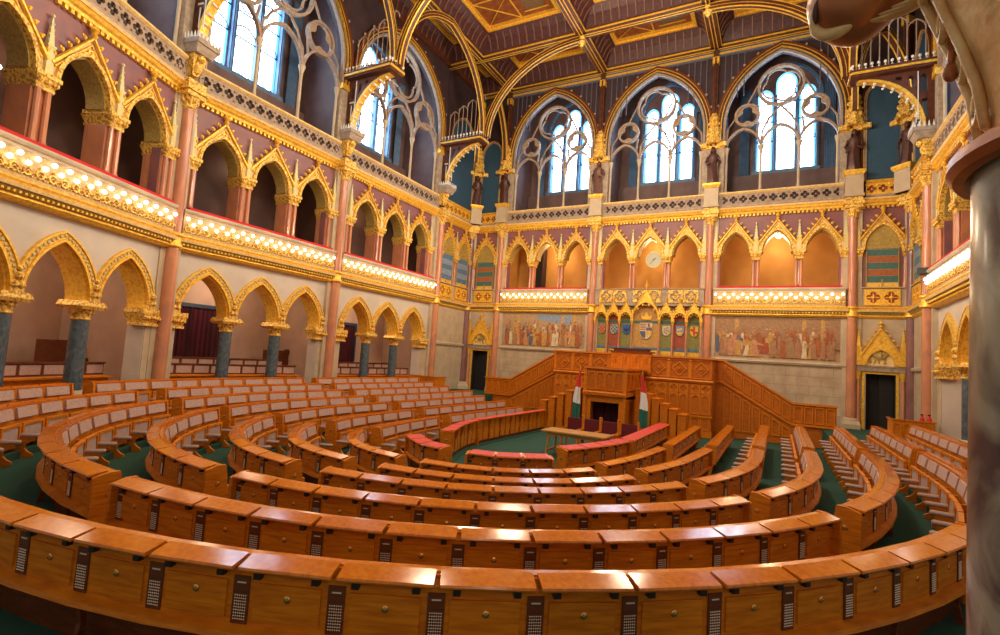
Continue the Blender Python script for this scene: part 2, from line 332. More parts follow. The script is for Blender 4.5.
def bench(i, pts, side, label, seats=True, drawers=True, pitch=.62, nn=None, group='curved oak desk benches of the chamber'):
    step = pitch; P = resample(pts, step, nn); n = len(P)-1; N = normals(P, side); z0 = LID[i]; F = FL[i]; Fi = FL[min(8,i+1)] if i < 7 else 0.0
    c = P[len(P)//2]; root = thing('desk_bench', label, 'bench', (c[0], c[1], Fi), 0, group)
    loc = lambda k, o, z: (P[k][0]+N[k][0]*o-c[0], P[k][1]+N[k][1]*o-c[1], z-Fi)
    def lerp(k, u, o, z):
        a = loc(k,o,z); b = loc(k+1,o,z); return tuple(a[q]+(b[q]-a[q])*u for q in range(3))
    # body
    prof = [(-.10,z0-.05),(-.10,z0-.40),(-.03,z0-.415),(-.02,z0-.45),(-.07,z0-.465),(-.19,z0-.48),(-.25,z0-.48),(-.25,z0),(-.16,z0),(-.16,z0-.02),(-.13,z0-.05)]
    secs = [(lambda p, k=k: loc(k, p[0], p[1])) for k in range(n+1)]; MB().sect(prof, secs).build('desk_body', wood, root)
    MB().sect([(-.20,z0-.47),(-.21,F),(-.21,Fi-.02),(-.24,Fi-.02),(-.248,z0-.47)], secs).build('shaded_lower_board', wooddark, root)  # dark oak here carries the shade under the desk in its colour
    mb = MB(); mb.sect([(-.185,z0),(-.185,z0+.016),(-.265,z0+.016),(-.265,z0-.004),(-.25,z0-.02)], secs); mb.build('top_rail', woodtop if i<7 else redleather, root)
    # ends
    for k, sg in ((0,-1),(n,1)):
        a = P[min(k,n-1)]; b = P[min(k,n-1)+1]; t = Vector((b[0]-a[0], b[1]-a[1])).normalized()*sg*.05
        ep = [(-.015,z0-.02),(-.015,z0-.46),(-.08,z0-.50),(-.14,F),(-.14,Fi),(-.38,Fi),(-.36,Fi+.3),(-.30,z0-.1),(-.275,z0+.025),(-.17,z0+.025)]
        mb = MB(); mb.sect(ep, [lambda p: loc(k,p[0],p[1]), lambda p: tuple(Vector(loc(k,p[0],p[1])) + Vector((t.x,t.y,0)))])
        e = mb.build('end_panel', wood, root)
        q = Vector(loc(k,-.18,z0-.22)) + Vector((t.x,t.y,0)); inst(ROSETTE, 'rosette', e, q, math.atan2(t.y, t.x))
    tb = math.atan2
    for k in range(n):
        ax, ay = P[k]; bx, by = P[k+1]; mx, my = lerp(k,.5,0,0)[:2]; th = tb(by-ay, bx-ax); 
        nx, ny = N[k][0]+N[k+1][0], N[k][1]+N[k+1][1]; l = math.hypot(nx,ny); nx/=l; ny/=l; rz = tb(ny, nx) - PI/2   # local +y = outward
        L = math.dist(P[k],P[k+1]); at = lambda o, z: (mx+nx*o, my+ny*o, z-Fi)
        e = .012/L
        # lid
        ld = -.165 if i < 7 else -.40
        lp = [(.0,z0-.020),(.006,z0-.008),(.0,z0+.006),(ld,z0+.036),(ld,z0+.008)]; wl = math.dist(loc(k,-.165,0),loc(k+1,-.165,0))*.955 if side*1 else 0; wl = min(wl, L*.955)
        def lr(u, o, z):
            Lo = math.dist(loc(k,o,0), loc(k+1,o,0)); return lerp(k, .5+(u-.5)*wl/Lo, o, z)
        red = i == 7
        mb = MB().use(0).sect(lp, [lambda p: lr(0,p[0],p[1]), lambda p: lr(1,p[0],p[1])])
        if red: mb.use(1).sect([(-.02,z0+.004),(-.02,z0+.013),(ld+.02,z0+.040),(ld+.02,z0+.030)], [lambda p: lerp(k,e*(3 if n<5 else 0),p[0],p[1]), lambda p: lerp(k,1-e*(3 if n<5 else 0),p[0],p[1])])
        lid = mb.build('desk_lid', [woodtop, redleather], root)
        if drawers:
            for u in (.2,.8): inst(HINGE, 'hinge', lid, (lerp(k,u,-.05,z0-.04)), rz)
            # drawer front
            d0, d1 = .14, .86 - .02
            mb = MB().sect([(-.10,z0-.12),(-.085,z0-.12),(-.085,z0-.355),(-.10,z0-.355)], [lambda p: lerp(k,d0,p[0],p[1]), lambda p: lerp(k,d1,p[0],p[1])])
            dr = mb.build('drawer_front', woodpanel, root); inst(LOCK, 'lock', dr, lerp(k,.5,-.085,z0-.20), rz)
            inst(GRILLE, 'speaker_grille', root, lerp(k,0.0 if k else .08,-.10,z0-.235), rz)
            # knee support
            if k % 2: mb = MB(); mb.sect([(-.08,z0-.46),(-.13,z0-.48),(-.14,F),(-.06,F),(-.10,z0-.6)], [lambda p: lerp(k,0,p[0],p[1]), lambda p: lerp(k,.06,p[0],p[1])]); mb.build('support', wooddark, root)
        if seats:
            s0, s1 = .09, .91
            mb = MB().sect([(-.25,z0-.035),(-.275,z0-.04),(-.315,z0-.22),(-.30,z0-.235),(-.25,z0-.22)], [lambda p: lerp(k,s0,p[0],p[1]), lambda p: lerp(k,s1,p[0],p[1])])
            mb.build('back_pad', leather, root)
            # tip-up seat: framed board standing up in front of the back
            zt = z0 - .29; mb = MB().use(0)
            for (u0,u1,h0,h1) in ((.04,.96,0,-.05),(.04,.12,-.05,-.34),(.88,.96,-.05,-.34),(.04,.96,-.32,-.36)):
                mb.sect([(-.36,zt+h0),(-.42,zt+h0),(-.42,zt+h1),(-.36,zt+h1)], [lambda p: lerp(k,u0,p[0],p[1]), lambda p: lerp(k,u1,p[0],p[1])])
            mb.use(1).sect([(-.37,zt-.05),(-.395,zt-.05),(-.41,zt-.32),(-.37,zt-.32)], [lambda p: lerp(k,.12,p[0],p[1]), lambda p: lerp(k,.88,p[0],p[1])])
            mb.build('tip_up_seat', [wood, leather], root)
        elif i == 7:
            mb = MB()                             # tall panelled inner front with a bracket
            mb.sect([(-.255,z0-.05),(-.28,z0-.05),(-.28,z0-.68),(-.24,z0-.68)], [lambda p: lerp(k,.08,p[0],p[1]), lambda p: lerp(k,.46,p[0],p[1])])
            mb.sect([(-.255,z0-.05),(-.28,z0-.05),(-.28,z0-.68),(-.24,z0-.68)], [lambda p: lerp(k,.54,p[0],p[1]), lambda p: lerp(k,.92,p[0],p[1])])
            mb.build('inner_panel', woodpanel, root)
            mb = MB().sect([(-.25,z0+.0),(-.40,z0+.01),(-.37,z0-.08),(-.32,z0-.3),(-.25,z0-.4)], [lambda p: lerp(k,-.04,p[0],p[1]), lambda p: lerp(k,.04,p[0],p[1])]); mb.build('bracket', wood, root)
    if seats:
        for k in range(n+1):
            u = min(k, n-1); a = P[u]; b = P[u+1]; rz = tb(N[k][1], N[k][0]) - PI/2
            ar = inst(ARM, 'armrest', root, loc(k,-.28,Fi), rz)
            o = bpy.data.objects.new('arm_pad', ROLL); COL.objects.link(o); o.parent = ar; o.location = (0,-.05,.40)
    return root

ORD = {7:'innermost', 6:'second', 5:'third', 4:'fourth', 3:'fifth', 2:'sixth', 1:'seventh', 0:'outermost'}
for i in range(8):
    s1, s2, s3 = ROW[i]; w = ORD[i]
    for sd, nm in ((1,'right'), (-1,'left')):
        M = lambda L: [(sd*x, y) for x, y in L]
        rr = 'red-topped oak bench' if i == 7 else 'oak desk bench'
        if sd < 0 and s1 and i not in (0,7): s1 = [p for p in s1 if p[0] > .3]
        if s1 and (i or sd < 0): bench(i, M(s1), sd, f'curved {rr} {nm} of the centre aisle, {w} row from the table', seats=i < 7 and (sd < 0 or i > 2), drawers=True, pitch=.62 if sd > 0 else .75, nn=NR.get(i) if sd > 0 else None)
        bench(i, M(s2), sd, f'sharply curved {rr} on the {nm} side, {w} row from the table', seats=i < 7, drawers=sd > 0, pitch=.82)
        if sd < 0 and i < 4: s3 = [s3[0], (s3[1][0], s3[1][1]+.75)]
        bench(i, M(s3), sd, f'straight {rr} along the {nm} side, {w} row from the table', seats=i < 7, drawers=sd > 0, pitch=.82)

# ---- plain pews in the ambulatory behind the left arcade
def pew(x, y0, y1, z, label, rz=PI/2):
    t = thing('pew', label, 'bench', (x, (y0+y1)/2, z), rz, 'pews behind the left arcade'); L = y1-y0
    MB().box(-L/2, L/2, .16, .22, 0, .78).box(-L/2-.03, L/2+.03, .12, .25, .78, .83).build('pew_back', wooddark, t)
    MB().box(-L/2, L/2, -.22, .16, .40, .45).box(-L/2, L/2, -.02, .02, 0, .40).build('seat', wood, t)
    n = int(L/.62)
    for k in range(n): MB().box(-L/2+L*k/n+.05, -L/2+L*(k+1)/n-.05, .135, .16, .5, .75).build('back_pad', leather, t)
pew(-10.55, 2.7, 8.6, 1.15, 'long padded pew behind the nearest arcade at the left edge', math.radians(113.6))
pew(-11.95, 9.9, 15.6, 1.15, 'long padded pew by the burgundy curtain, front of two')
pew(-12.75, 9.9, 15.6, 1.35, 'long padded pew by the burgundy curtain, rear of two')
pew(-11.95, 17.0, 23.3, 1.15, 'long padded oak pew behind the far arcade of the left wall, front of two')
pew(-12.75, 17.0, 23.3, 1.35, 'long padded oak pew behind the far arcade of the left wall, rear of two')

# ---- table, armchairs, flags
t = thing('table', 'long light oak table standing in the open well before the rostrum', 'table', (.86, 15.36, 0))
MB().box(-1.02,1.02,-.46,.46,.74,.78).box(-.98,.98,-.42,.42,.715,.74).build('tabletop', woodlight, t)
MB().box(-.86,.86,-.36,-.33,.62,.72).box(-.86,.86,.33,.36,.62,.72).box(-.86,-.83,-.33,.33,.62,.72).box(.83,.86,-.33,.33,.62,.72).build('apron', woodlight, t)
for sx in (-1,1):
    for sy in (-1,1): MB().tube([(sx*.86,sy*.36,0),(sx*.80,sy*.32,.72)], [.032,.045], 8).build('leg', woodlight, t, True)
MB().box(-.84,.84,-.02,.02,.16,.20).box(-.86,-.80,-.34,.34,.14,.21).box(.80,.86,-.34,.34,.14,.21).build('stretcher', woodlight, t)
def armchair(x, y, rz, label):
    t = thing('armchair', label, 'chair', (x,y,0), rz, 'red velvet armchairs behind the table')
    MB().box(-.27,.27,-.26,.26,.40,.50).build('seat', darkvelvet, t)
    MB().box(-.25,.25,.20,.27,.58,1.0).build('backrest', darkvelvet, t)
    for sx in (-1,1):
        MB().box(sx*.29-.025,sx*.29+.025,.20,.26,0,1.06).ball((sx*.29,.23,1.08),.035,8).build('back_post', wood, t)
        MB().box(sx*.29-.025,sx*.29+.025,-.26,-.20,0,.64).build('front_leg', wood, t)
        MB().box(sx*.29-.03,sx*.29+.03,-.28,.22,.62,.66).build('armrest', wood, t)
    MB().box(-.27,.27,-.24,-.21,.34,.40).box(-.27,.27,.21,.24,.34,.40).build('seat_frame', wood, t)
for k, (x, l) in enumerate(((.05,'leftmost'),(.68,'second'),(1.31,'third'),(1.98,'rightmost'))):
    armchair(x, 17.1 - .05*k, -.06, f'dark red velvet armchair behind the oak table, {l} of the four')
def flag(x, y, z, label, sg):
    t = thing('flag', label, 'flag', (x,y,0), 0, 'red, white and green flags beside the rostrum')
    MB().tube([(0,0,.03),(0,0,z)], .018, 8).build('pole', woodlight, t, True); MB().lathe([(.0,z),(.03,z+.02),(.02,z+.06),(.001,z+.14)], n=8).build('finial', chrome, t, True)
    MB().lathe([(.17,0),(.17,.03),(.05,.06),(.03,.14)], n=12).build('base', black, t, True)
    n = 24; rows = 13
    mb = MB(); vs = []; zt = z - .06; zb = .55
    for r in range(rows):
        f = r/(rows-1); w = .03 + .12*min(1, f*1.6); zz = zt + (zb-zt)*f
        for k in range(n):
            a = 2*PI*k/n; rad = w*(1 + .28*cos(a*5 + f*1.4)); vs.append((sg*.10*min(1,f*2) + rad*cos(a)*.95, -.02 + rad*sin(a)*.5, zz - .05*cos(a)*f))
    fs = []
    for r in range(rows-1):
        for k in range(n): fs.append((r*n+k, r*n+(k+1)%n, (r+1)*n+(k+1)%n, (r+1)*n+k))
    mb.add(vs, fs); mb.m = [0 if (q//n) < 4 else (1 if (q//n) < 8 else 2) for q in range(len(fs))]
    mb.build('cloth', [flagred, flagwhite, flaggreen], t, True)
flag(-1.08, 20.9, 2.62, 'draped red, white and green flag standing left of the rostrum', -1)
flag(1.50, 20.9, 2.62, 'draped red, white and green flag standing right of the rostrum', 1)

# ---- rostrum
def blindarch(mb, x0, x1, z0, z1, y, d=.03, round_=True):
    a = (x1-x0)/2; cx = (x0+x1)/2; e = min(.04, a*.25)
    inner = opening(a-e, z0+e, z1-a*1.15-e*.2, (a-e)*1.1, cx, 5)
    mb.plate(rect(x0,x1,z0,z1), [inner], y-d, y)
t = thing('rostrum', 'tall carved oak speaker rostrum with a dark curtained opening between two flags', 'rostrum', (.0, 20.9, 0))
W = .78
mb = MB(); mb.plate(rect(-W,W,0,1.62), [rect(-.58,.60,.02,1.36)], 0, .14).box(-W,-W+.14,.14,3.4,0,1.62).box(W-.14,W,.14,3.4,0,1.62).box(-W,W,.14,3.4,1.5,1.62)
mb.build('rostrum_base', wood, t)
mb = MB(); mb.mould([(-.14,1.62),(-.16,1.70),(-.10,1.78),(.0,1.80),(.0,1.62)], -W-.12, W+.12); mb.box(W,W+.13,0,3.4,1.64,1.78).box(-W-.13,-W,0,3.4,1.64,1.78)
for k in range(22): mb.ball((-W-.05+k*(2*W+.1)/21, -.15, 1.74), .035, 6)
mb.build('carved_cornice', woodpanel, t)
mb = MB().box(-W-.02,W+.02,-.02,3.4,1.80,2.70); mb.build('rostrum_body', woodshade, t)
for k in range(4):
    mb = MB(); x0 = -W+.02+k*(2*W-.04)/4; blindarch(mb, x0+.01, x0+(2*W-.04)/4-.01, 1.86, 2.62, -.02, .035); mb.ball((x0+.19,-.03,2.53),.03,6); mb.build('arched_panel', woodpanel, t)
for k in range(5):
    mb = MB(); blindarch(mb, .1+k*.62, .1+k*.62+.58, 1.86, 2.62, 0, .035); mb.v = [(W+.02-y, x, z) for x,y,z in mb.v]; mb.build('side_panel', woodpanel, t)
for x in (-W-.04, W+.04): MB().box(x-.06,x+.06,-.08,.06,0,2.74).build('corner_post', wood, t)
MB().box(-W-.12,W+.12,-.12,3.4,2.70,2.78).build('top_rail', woodtop, t)
mb = MB(); n = 40; mb.sect([(0,.03),(0,1.34),(.02,1.34),(.02,.03)], [(lambda p, k=k: (-.6+1.2*k/n, .55+p[0]+.035*sin(k*1.9), p[1])) for k in range(n+1)]); mb.build('curtain', curtain, t, True)
# steps flanking it
for sd, nm in ((-1,'left'),(1,'right')):
    t = thing('stepped_pew_ends', f'stepped row of oak panels climbing beside the rostrum on the {nm}', 'panelling', (sd*1.0, 22.0, 0), 0, 'stepped oak panels beside the rostrum')
    for k in range(6):
        x = sd*(.15+k*.36); h = 1.95-.17*k; mb = MB().box(x-.15,x+.15,-.1*k-.04,-.1*k+.7,0,h).box(x-.17,x+.17,-.1*k-.07,-.1*k+.7,h,h+.05); mb.build('stepped_panel', wood, t)
        mb = MB(); blindarch(mb, x-.13, x+.13, .25, h-.06, -.1*k-.04, .02); mb.build('carved_panel', woodpanel, t)
# platform
t = thing('tribune', 'broad carved oak tribune across the far wall with stairs descending on both sides', 'tribune', (0, 24.5, 0))
mb = MB().box(-3.7,3.7,0,1.4,0,3.40); mb.build('tribune_body', woodshade, t)
MB().mould([(-.06,2.34),(-.10,2.42),(-.06,2.47),(0,2.47),(0,2.30)], -3.76, 3.76).build('ledge', woodpanel, t)
MB().box(-3.80,3.80,-.10,1.5,3.40,3.48).build('top_rail', woodtop, t)
MB().box(-3.74,3.74,-.06,0,0,.28).box(-3.74,3.74,-.05,0,.86,.93).build('plinth', wood, t)
for k in range(8):
    x0 = -3.7 + k*.925
    mb = MB(); mb.plate(rect(x0+.04,x0+.885,2.52,3.36), [rect(x0+.09,x0+.835,2.57,3.31)], -.035, 0)
    cx, cz = x0+.46, 2.94; dm = lambda r: [(cx,cz-r),(cx+r,cz),(cx,cz+r),(cx-r,cz)]
    mb.plate(dm(.33), [dm(.27)], -.04, 0); mb.plate(dm(.16), [dm(.11)], -.04, 0); mb.ball((cx,-.03,cz),.06,8); mb.build('lozenge_panel', woodpanel, t)
    mb = MB().box(x0-.05,x0+.05,-.06,0,2.48,3.38); mb.ball((x0,-.06,3.3),.055,6).ball((x0,-.06,2.55),.04,6); mb.build('pilaster', wood, t)
    for h in (0,1):
        mb = MB(); xa = x0+.06+h*.415; blindarch(mb, xa, xa+.39, .98, 1.86, 0, .035); mb.plate(rect(xa,xa+.39,1.88,2.28), [foil(xa+.195,2.08,.16,4)], -.035, 0); mb.plate(rect(xa,xa+.39,.32,.84), [rect(xa+.05,xa+.34,.37,.79)], -.03, 0); mb.build('arched_panel', woodpanel, t)
for s in (-1,1):                                # stair parapets
    prof = [(0,0),(0,3.40),(.35,3.40),(3.15,1.72),(4.75,1.72),(4.75,0)]
    P = [(s*(3.65+x), z) for x, z in prof]
    mb = MB().prism(P, 1.3, 1.5); mb.build('stair_parapet', woodshade, t)
    mb = MB()
    top = [(0,3.48),(.37,3.48),(3.17,1.80),(4.80,1.80)]; bot = [(0,3.40),(.35,3.40),(3.15,1.72),(4.80,1.72)]
    mb.band([(s*(3.65+x),z) for x,z in bot], [(s*(3.65+x),z) for x,z in top], 1.24, 1.56)
    mb.build('sloping_handrail', woodtop, t)
    mb = MB(); b0 = [(0,2.42),(.30,2.42),(3.1,.83),(4.75,.83)]; mb.band([(s*(3.65+x),z) for x,z in b0], [(s*(3.65+x),z+.09) for x,z in b0], 1.22, 1.3); mb.build('sloping_ledge', wood, t)
    for k in range(7):
        x0 = .42 + k*.39; x1 = x0+.33; zt = lambda x: 3.40-(x-.35)*.6; mb = MB()
        o_ = [(x0,zt(x0)-.78),(x1,zt(x1)-.78),(x1,zt(x1)-.10),(x0,zt(x0)-.10)]; i_ = [(x0+.04,zt(x0)-.74),(x1-.04,zt(x1)-.74),(x1-.04,zt(x1)-.17),(x0+.04,zt(x0)-.17)]
        mb.plate([(s*(3.65+a),b) for a,b in o_], [[(s*(3.65+a),b) for a,b in i_]], 1.26, 1.3); mb.build('stair_panel', woodpanel, t)
        h = zt(x1)-1.1
        mb = MB(); mb.plate([(s*(3.65+a),b) for a,b in ((x0,.3),(x1,.3),(x1,max(.5,h)),(x0,max(.5,h+.2)))], [[(s*(3.65+a),b) for a,b in ((x0+.05,.36),(x1-.05,.36),(x1-.05,max(.44,h-.05)),(x0+.05,max(.46,h+.1)))]], 1.26, 1.3); mb.build('lower_panel', woodpanel, t)
    for k in range(4):
        x0 = 3.2+k*.39; mb = MB().plate([(s*(3.65+a),b) for a,b in rect(x0,x0+.33,.96,1.66)], [[(s*(3.65+a),b) for a,b in rect(x0+.04,x0+.29,1.0,1.62)]], 1.26, 1.3); mb.build('end_panel', woodpanel, t)
t = thing('presiding_desk', 'raised carved oak desk on top of the tribune below the coats of arms', 'desk', (.12, 24.35, 2.5))
MB().box(-.95,.95,0,.13,.1,1.05).box(-.9,.9,.13,.5,1.0,1.05).build('desk_body', wood, t); MB().box(-1.02,1.02,-.08,.55,1.05,1.10).box(-.8,.8,-.02,.5,1.10,1.2).box(-.9,.9,-.06,.52,1.2,1.24).build('desk_top', wooddark, t)
for k in range(4):
    mb = MB(); x = -.72+k*.48; mb.plate(rect(x-.2,x+.2,.2,.95),[opening(.12,.28,.55,.16,x,5)],-.03,0).tube([(x-.14,-.05,.93),(x,-.05,.70),(x+.14,-.05,.93)],.02,5).box(x-.015,x+.015,-.06,-.02,.5,.93); mb.build('carved_panel', woodpanel, t)
# enclosing box pews by the doors
for sd, nm, x, y in ((1,'right',10.35,22.6),(-1,'left',-10.35,22.4)):
    t = thing('panelled_box', f'low oak panelled enclosure near the {nm}-hand wall at the end of the benches', 'enclosure', (x,y,.8), 0, 'oak enclosures by the far doors')
    t.scale = (.62 if sd > 0 else .9,1,.88)
    MB().box(-.95,.95,0,.06,0,.95).box(-.95,-.89,.06,.9,0,.95).box(.89,.95,.06,.9,0,.95).build('box_body', wood, t)
    MB().box(-1,1,-.03,.10,.95,1.0).box(-1,-.86,.1,.95,.95,1.0).box(.86,1,.1,.95,.95,1.0).build('top_rail', woodtop, t)
    for k in range(4): mb = MB(); blindarch(mb, -.92+k*.46, -.50+k*.46, .1, .88, 0, .02); mb.build('panel', woodpanel, t)
t = thing('red_bag', 'small red extinguisher pair standing behind the right oak enclosure', 'bag', (10.75,22.95,.8))  # red bag, modelled as two capped cylinders
for x in (-.1,.1): MB().lathe([(.07,0),(.075,.05),(.075,.9),(.05,.98),(.02,1.0),(.02,1.06)], x, 0, 12).build('cylinder', redvelvet, t, True); MB().box(x-.05,x+.03,-.02,.02,1.06,1.1).build('valve', black, t)
# ================================================================== architecture
YF = 27.94
def toworld(o, rz, x, y): return (o[0] + x*cos(rz) - y*sin(rz), o[1] + x*sin(rz) + y*cos(rz))
RL, RR, RA = PI/2, -PI/2, math.radians(113.6)
#            origin          rz  width kind      phrase                                wall
BAYS = [((-6.06,YF),   0, 6.05,'mural',  'above the left mural', 'far'),
        ((0,YF),       0, 6.08,'center', 'by the clock', 'far'),
        ((6.06,YF),    0, 6.05,'mural',  'above the right mural', 'far'),
        ((-10.2,YF),   0, 2.25,'door',   'over the far-left door', 'far'),
        ((10.2,YF),    0, 2.25,'door',   'over the far-right door', 'far'),
        ((-11.25,26.0), RL, 3.9,'side',  'left wall by the far corner', 'left'),
        ((-11.25,20.2), RL, 7.62,'gallery','farthest left-wall bay', 'left'),
        ((-11.2,12.87),RL, 7.05,'gallery','middle left-wall bay', 'left'),
        ((-9.66,6.03), RA, 7.25,'gallery','nearest left-wall bay', 'left'),
        ((11.25,26.0), RR, 3.9,'side',   'right wall by the far corner', 'right'),
        ((11.25,20.2), RR, 7.62,'gallery','right wall beside the foreground column', 'right')]
WM = [plasteru, purple, mauvepl, stone, stoneb, orangeplaster, plaster, brownpl, recess, golds]
def geom(w, kind):
    if kind in ('mural','center'): return 1.84, .66, .70      # loggia pitch, half opening
    if kind == 'gallery': return 2.08, .74, .80
    return None
LANC = [(-1.0,.38,18.0),(0,.50,18.7),(1.0,.38,18.0)]
def notch(w, z0, z1, xs, a, zs, rise):          # wall outline with arches cut up from its foot
    L = [(-w/2, z0), (xs[0]-a, z0)]
    for x in xs: L += arc_pts(a, zs, rise, x, 8)
    L += [(xs[-1]+a, z0), (w/2, z0), (w/2, z1), (-w/2, z1)]
    if zs > z0: pass
    return L
def xs3(p): return [-p, 0, p]
for (o, rz, w, kind, ph, wall) in BAYS:
    mb = MB(); W = w + .02
    far = wall == 'far'
    # lower zone
    if kind == 'gallery':
        mb.use(0).plate(notch(W, .2, 5.75, xs3(2.08), .90, 3.66, 1.42), [], 0, .55)
        mb.use(3).box(-W/2, -3.0, -.03, 0, .2, 3.6).box(3.0, W/2, -.03, 0, .2, 3.6)
        mb.use(6).box(-W/2, W/2, 3.3, 3.5, .2, 5.9); mb.use(6).box(-W/2, W/2, .55, 3.5, 5.75, 5.9); mb.use(6).box(-W/2, W/2, .55, 3.5, 1.05, 1.15)
        mb.box(-W/2, -W/2+.1, .55, 3.3, .2, 5.8).box(W/2-.1, W/2, .55, 3.3, .2, 5.8)
    elif kind == 'mural': mb.use(4).box(-W/2, W/2, 0, .4, 0, 3.5).use(3).box(-W/2, W/2, 0, .4, 3.5, 5.75)
    elif kind == 'center': mb.use(3).box(-W/2, W/2, 0, .4, 0, 7.1)
    elif kind == 'door':
        s = -1 if o[0] < 0 else 1
        mb.use(3).plate(rect(-W/2,W/2,0,5.75), [rect(-.56,.56,.0+.05,3.25)], 0, .5).use(8)
    else: mb.use(3).box(-W/2, W/2, 0, .4, 0, 5.75); mb.use(3).mould([(0,3.4),(-.1,3.45),(-.12,3.55),(0,3.62)], -W/2, W/2)
    # middle zone
    g = geom(w, kind)
    if g:
        p, a, _ = g
        if kind != 'center': mb.use(3).box(-W/2, W/2, 0, .4, 5.75, 7.1)
        mb.use(1).plate(notch(W, 7.1, 10.85, xs3(p), a+.02, 8.87, 1.08), [], .02, .32)
        mb.use(3).box(-W/2, -1.5*p-.02, -.01, .5, 7.1, 10.8).box(1.5*p+.02, W/2, -.01, .5, 7.1, 10.8)
        m = 5 if far else 7
        mb.use(m).box(-W/2, W/2, 2.4, 2.6, 6.9, 10.8); mb.box(-W/2, W/2, .4, 2.6, 10.7, 10.85); mb.box(-W/2, W/2, .4, 2.6, 6.95, 7.05); mb.box(-W/2, -W/2+.1, .5, 2.4, 7, 10.8).box(W/2-.1, W/2, .5, 2.4, 7, 10.8)
    else:
        mb.use(3).box(-W/2, W/2, 0, .4, 5.75, 7.1); mb.use(1).box(-W/2, W/2, .02, .32, 7.1, 10.85)
    # upper zone
    if kind in ('door','side'): mb.use(2).box(-W/2, W/2, 0, .3, 10.85, 20.6)
    else:
        aw = W/2 - .52; mb.use(2).plate(rect(-W/2,W/2,10.85,20.6), [opening(aw, 11.9, 15.5, 3.55, 0, 12)], 0, .3)
        for s in (-1,1): mb.use(8).box(s*(W/2-.25)-.25, s*(W/2-.25)+.25, .3, 2.9, 11.5, 20.4)
        mb.box(-W/2, W/2, .3, 2.9, 11.6, 11.9); mb.use(7).box(-W/2, W/2, .3, 2.9, 20.2, 20.4)
        # the outer window wall
        sc_ = w/6.05; xo = .25 if far else 0; holes = [opening(l_*sc_, 13.85, zt_, l_*sc_*1.2, xo+c_*sc_, 7) for c_,l_,zt_ in LANC]
        mb.use(8).plate(rect(-W/2,W/2,11.6,20.4), holes, 2.6, 2.9)
    ob = mb.build('wall_' + wall, WM, loc=(o[0],o[1],0), rz=rz); struct(ob)
struct(MB().box(-.1,.1,-3.6,3.6,0,20.6).build('wall_right', stone, loc=(11.3,12.8,0)))
struct(MB().box(-11.35,11.35,0,.2,19.6,22.).build('wall_far', mauvepl, loc=(0,YF+.05,0)))

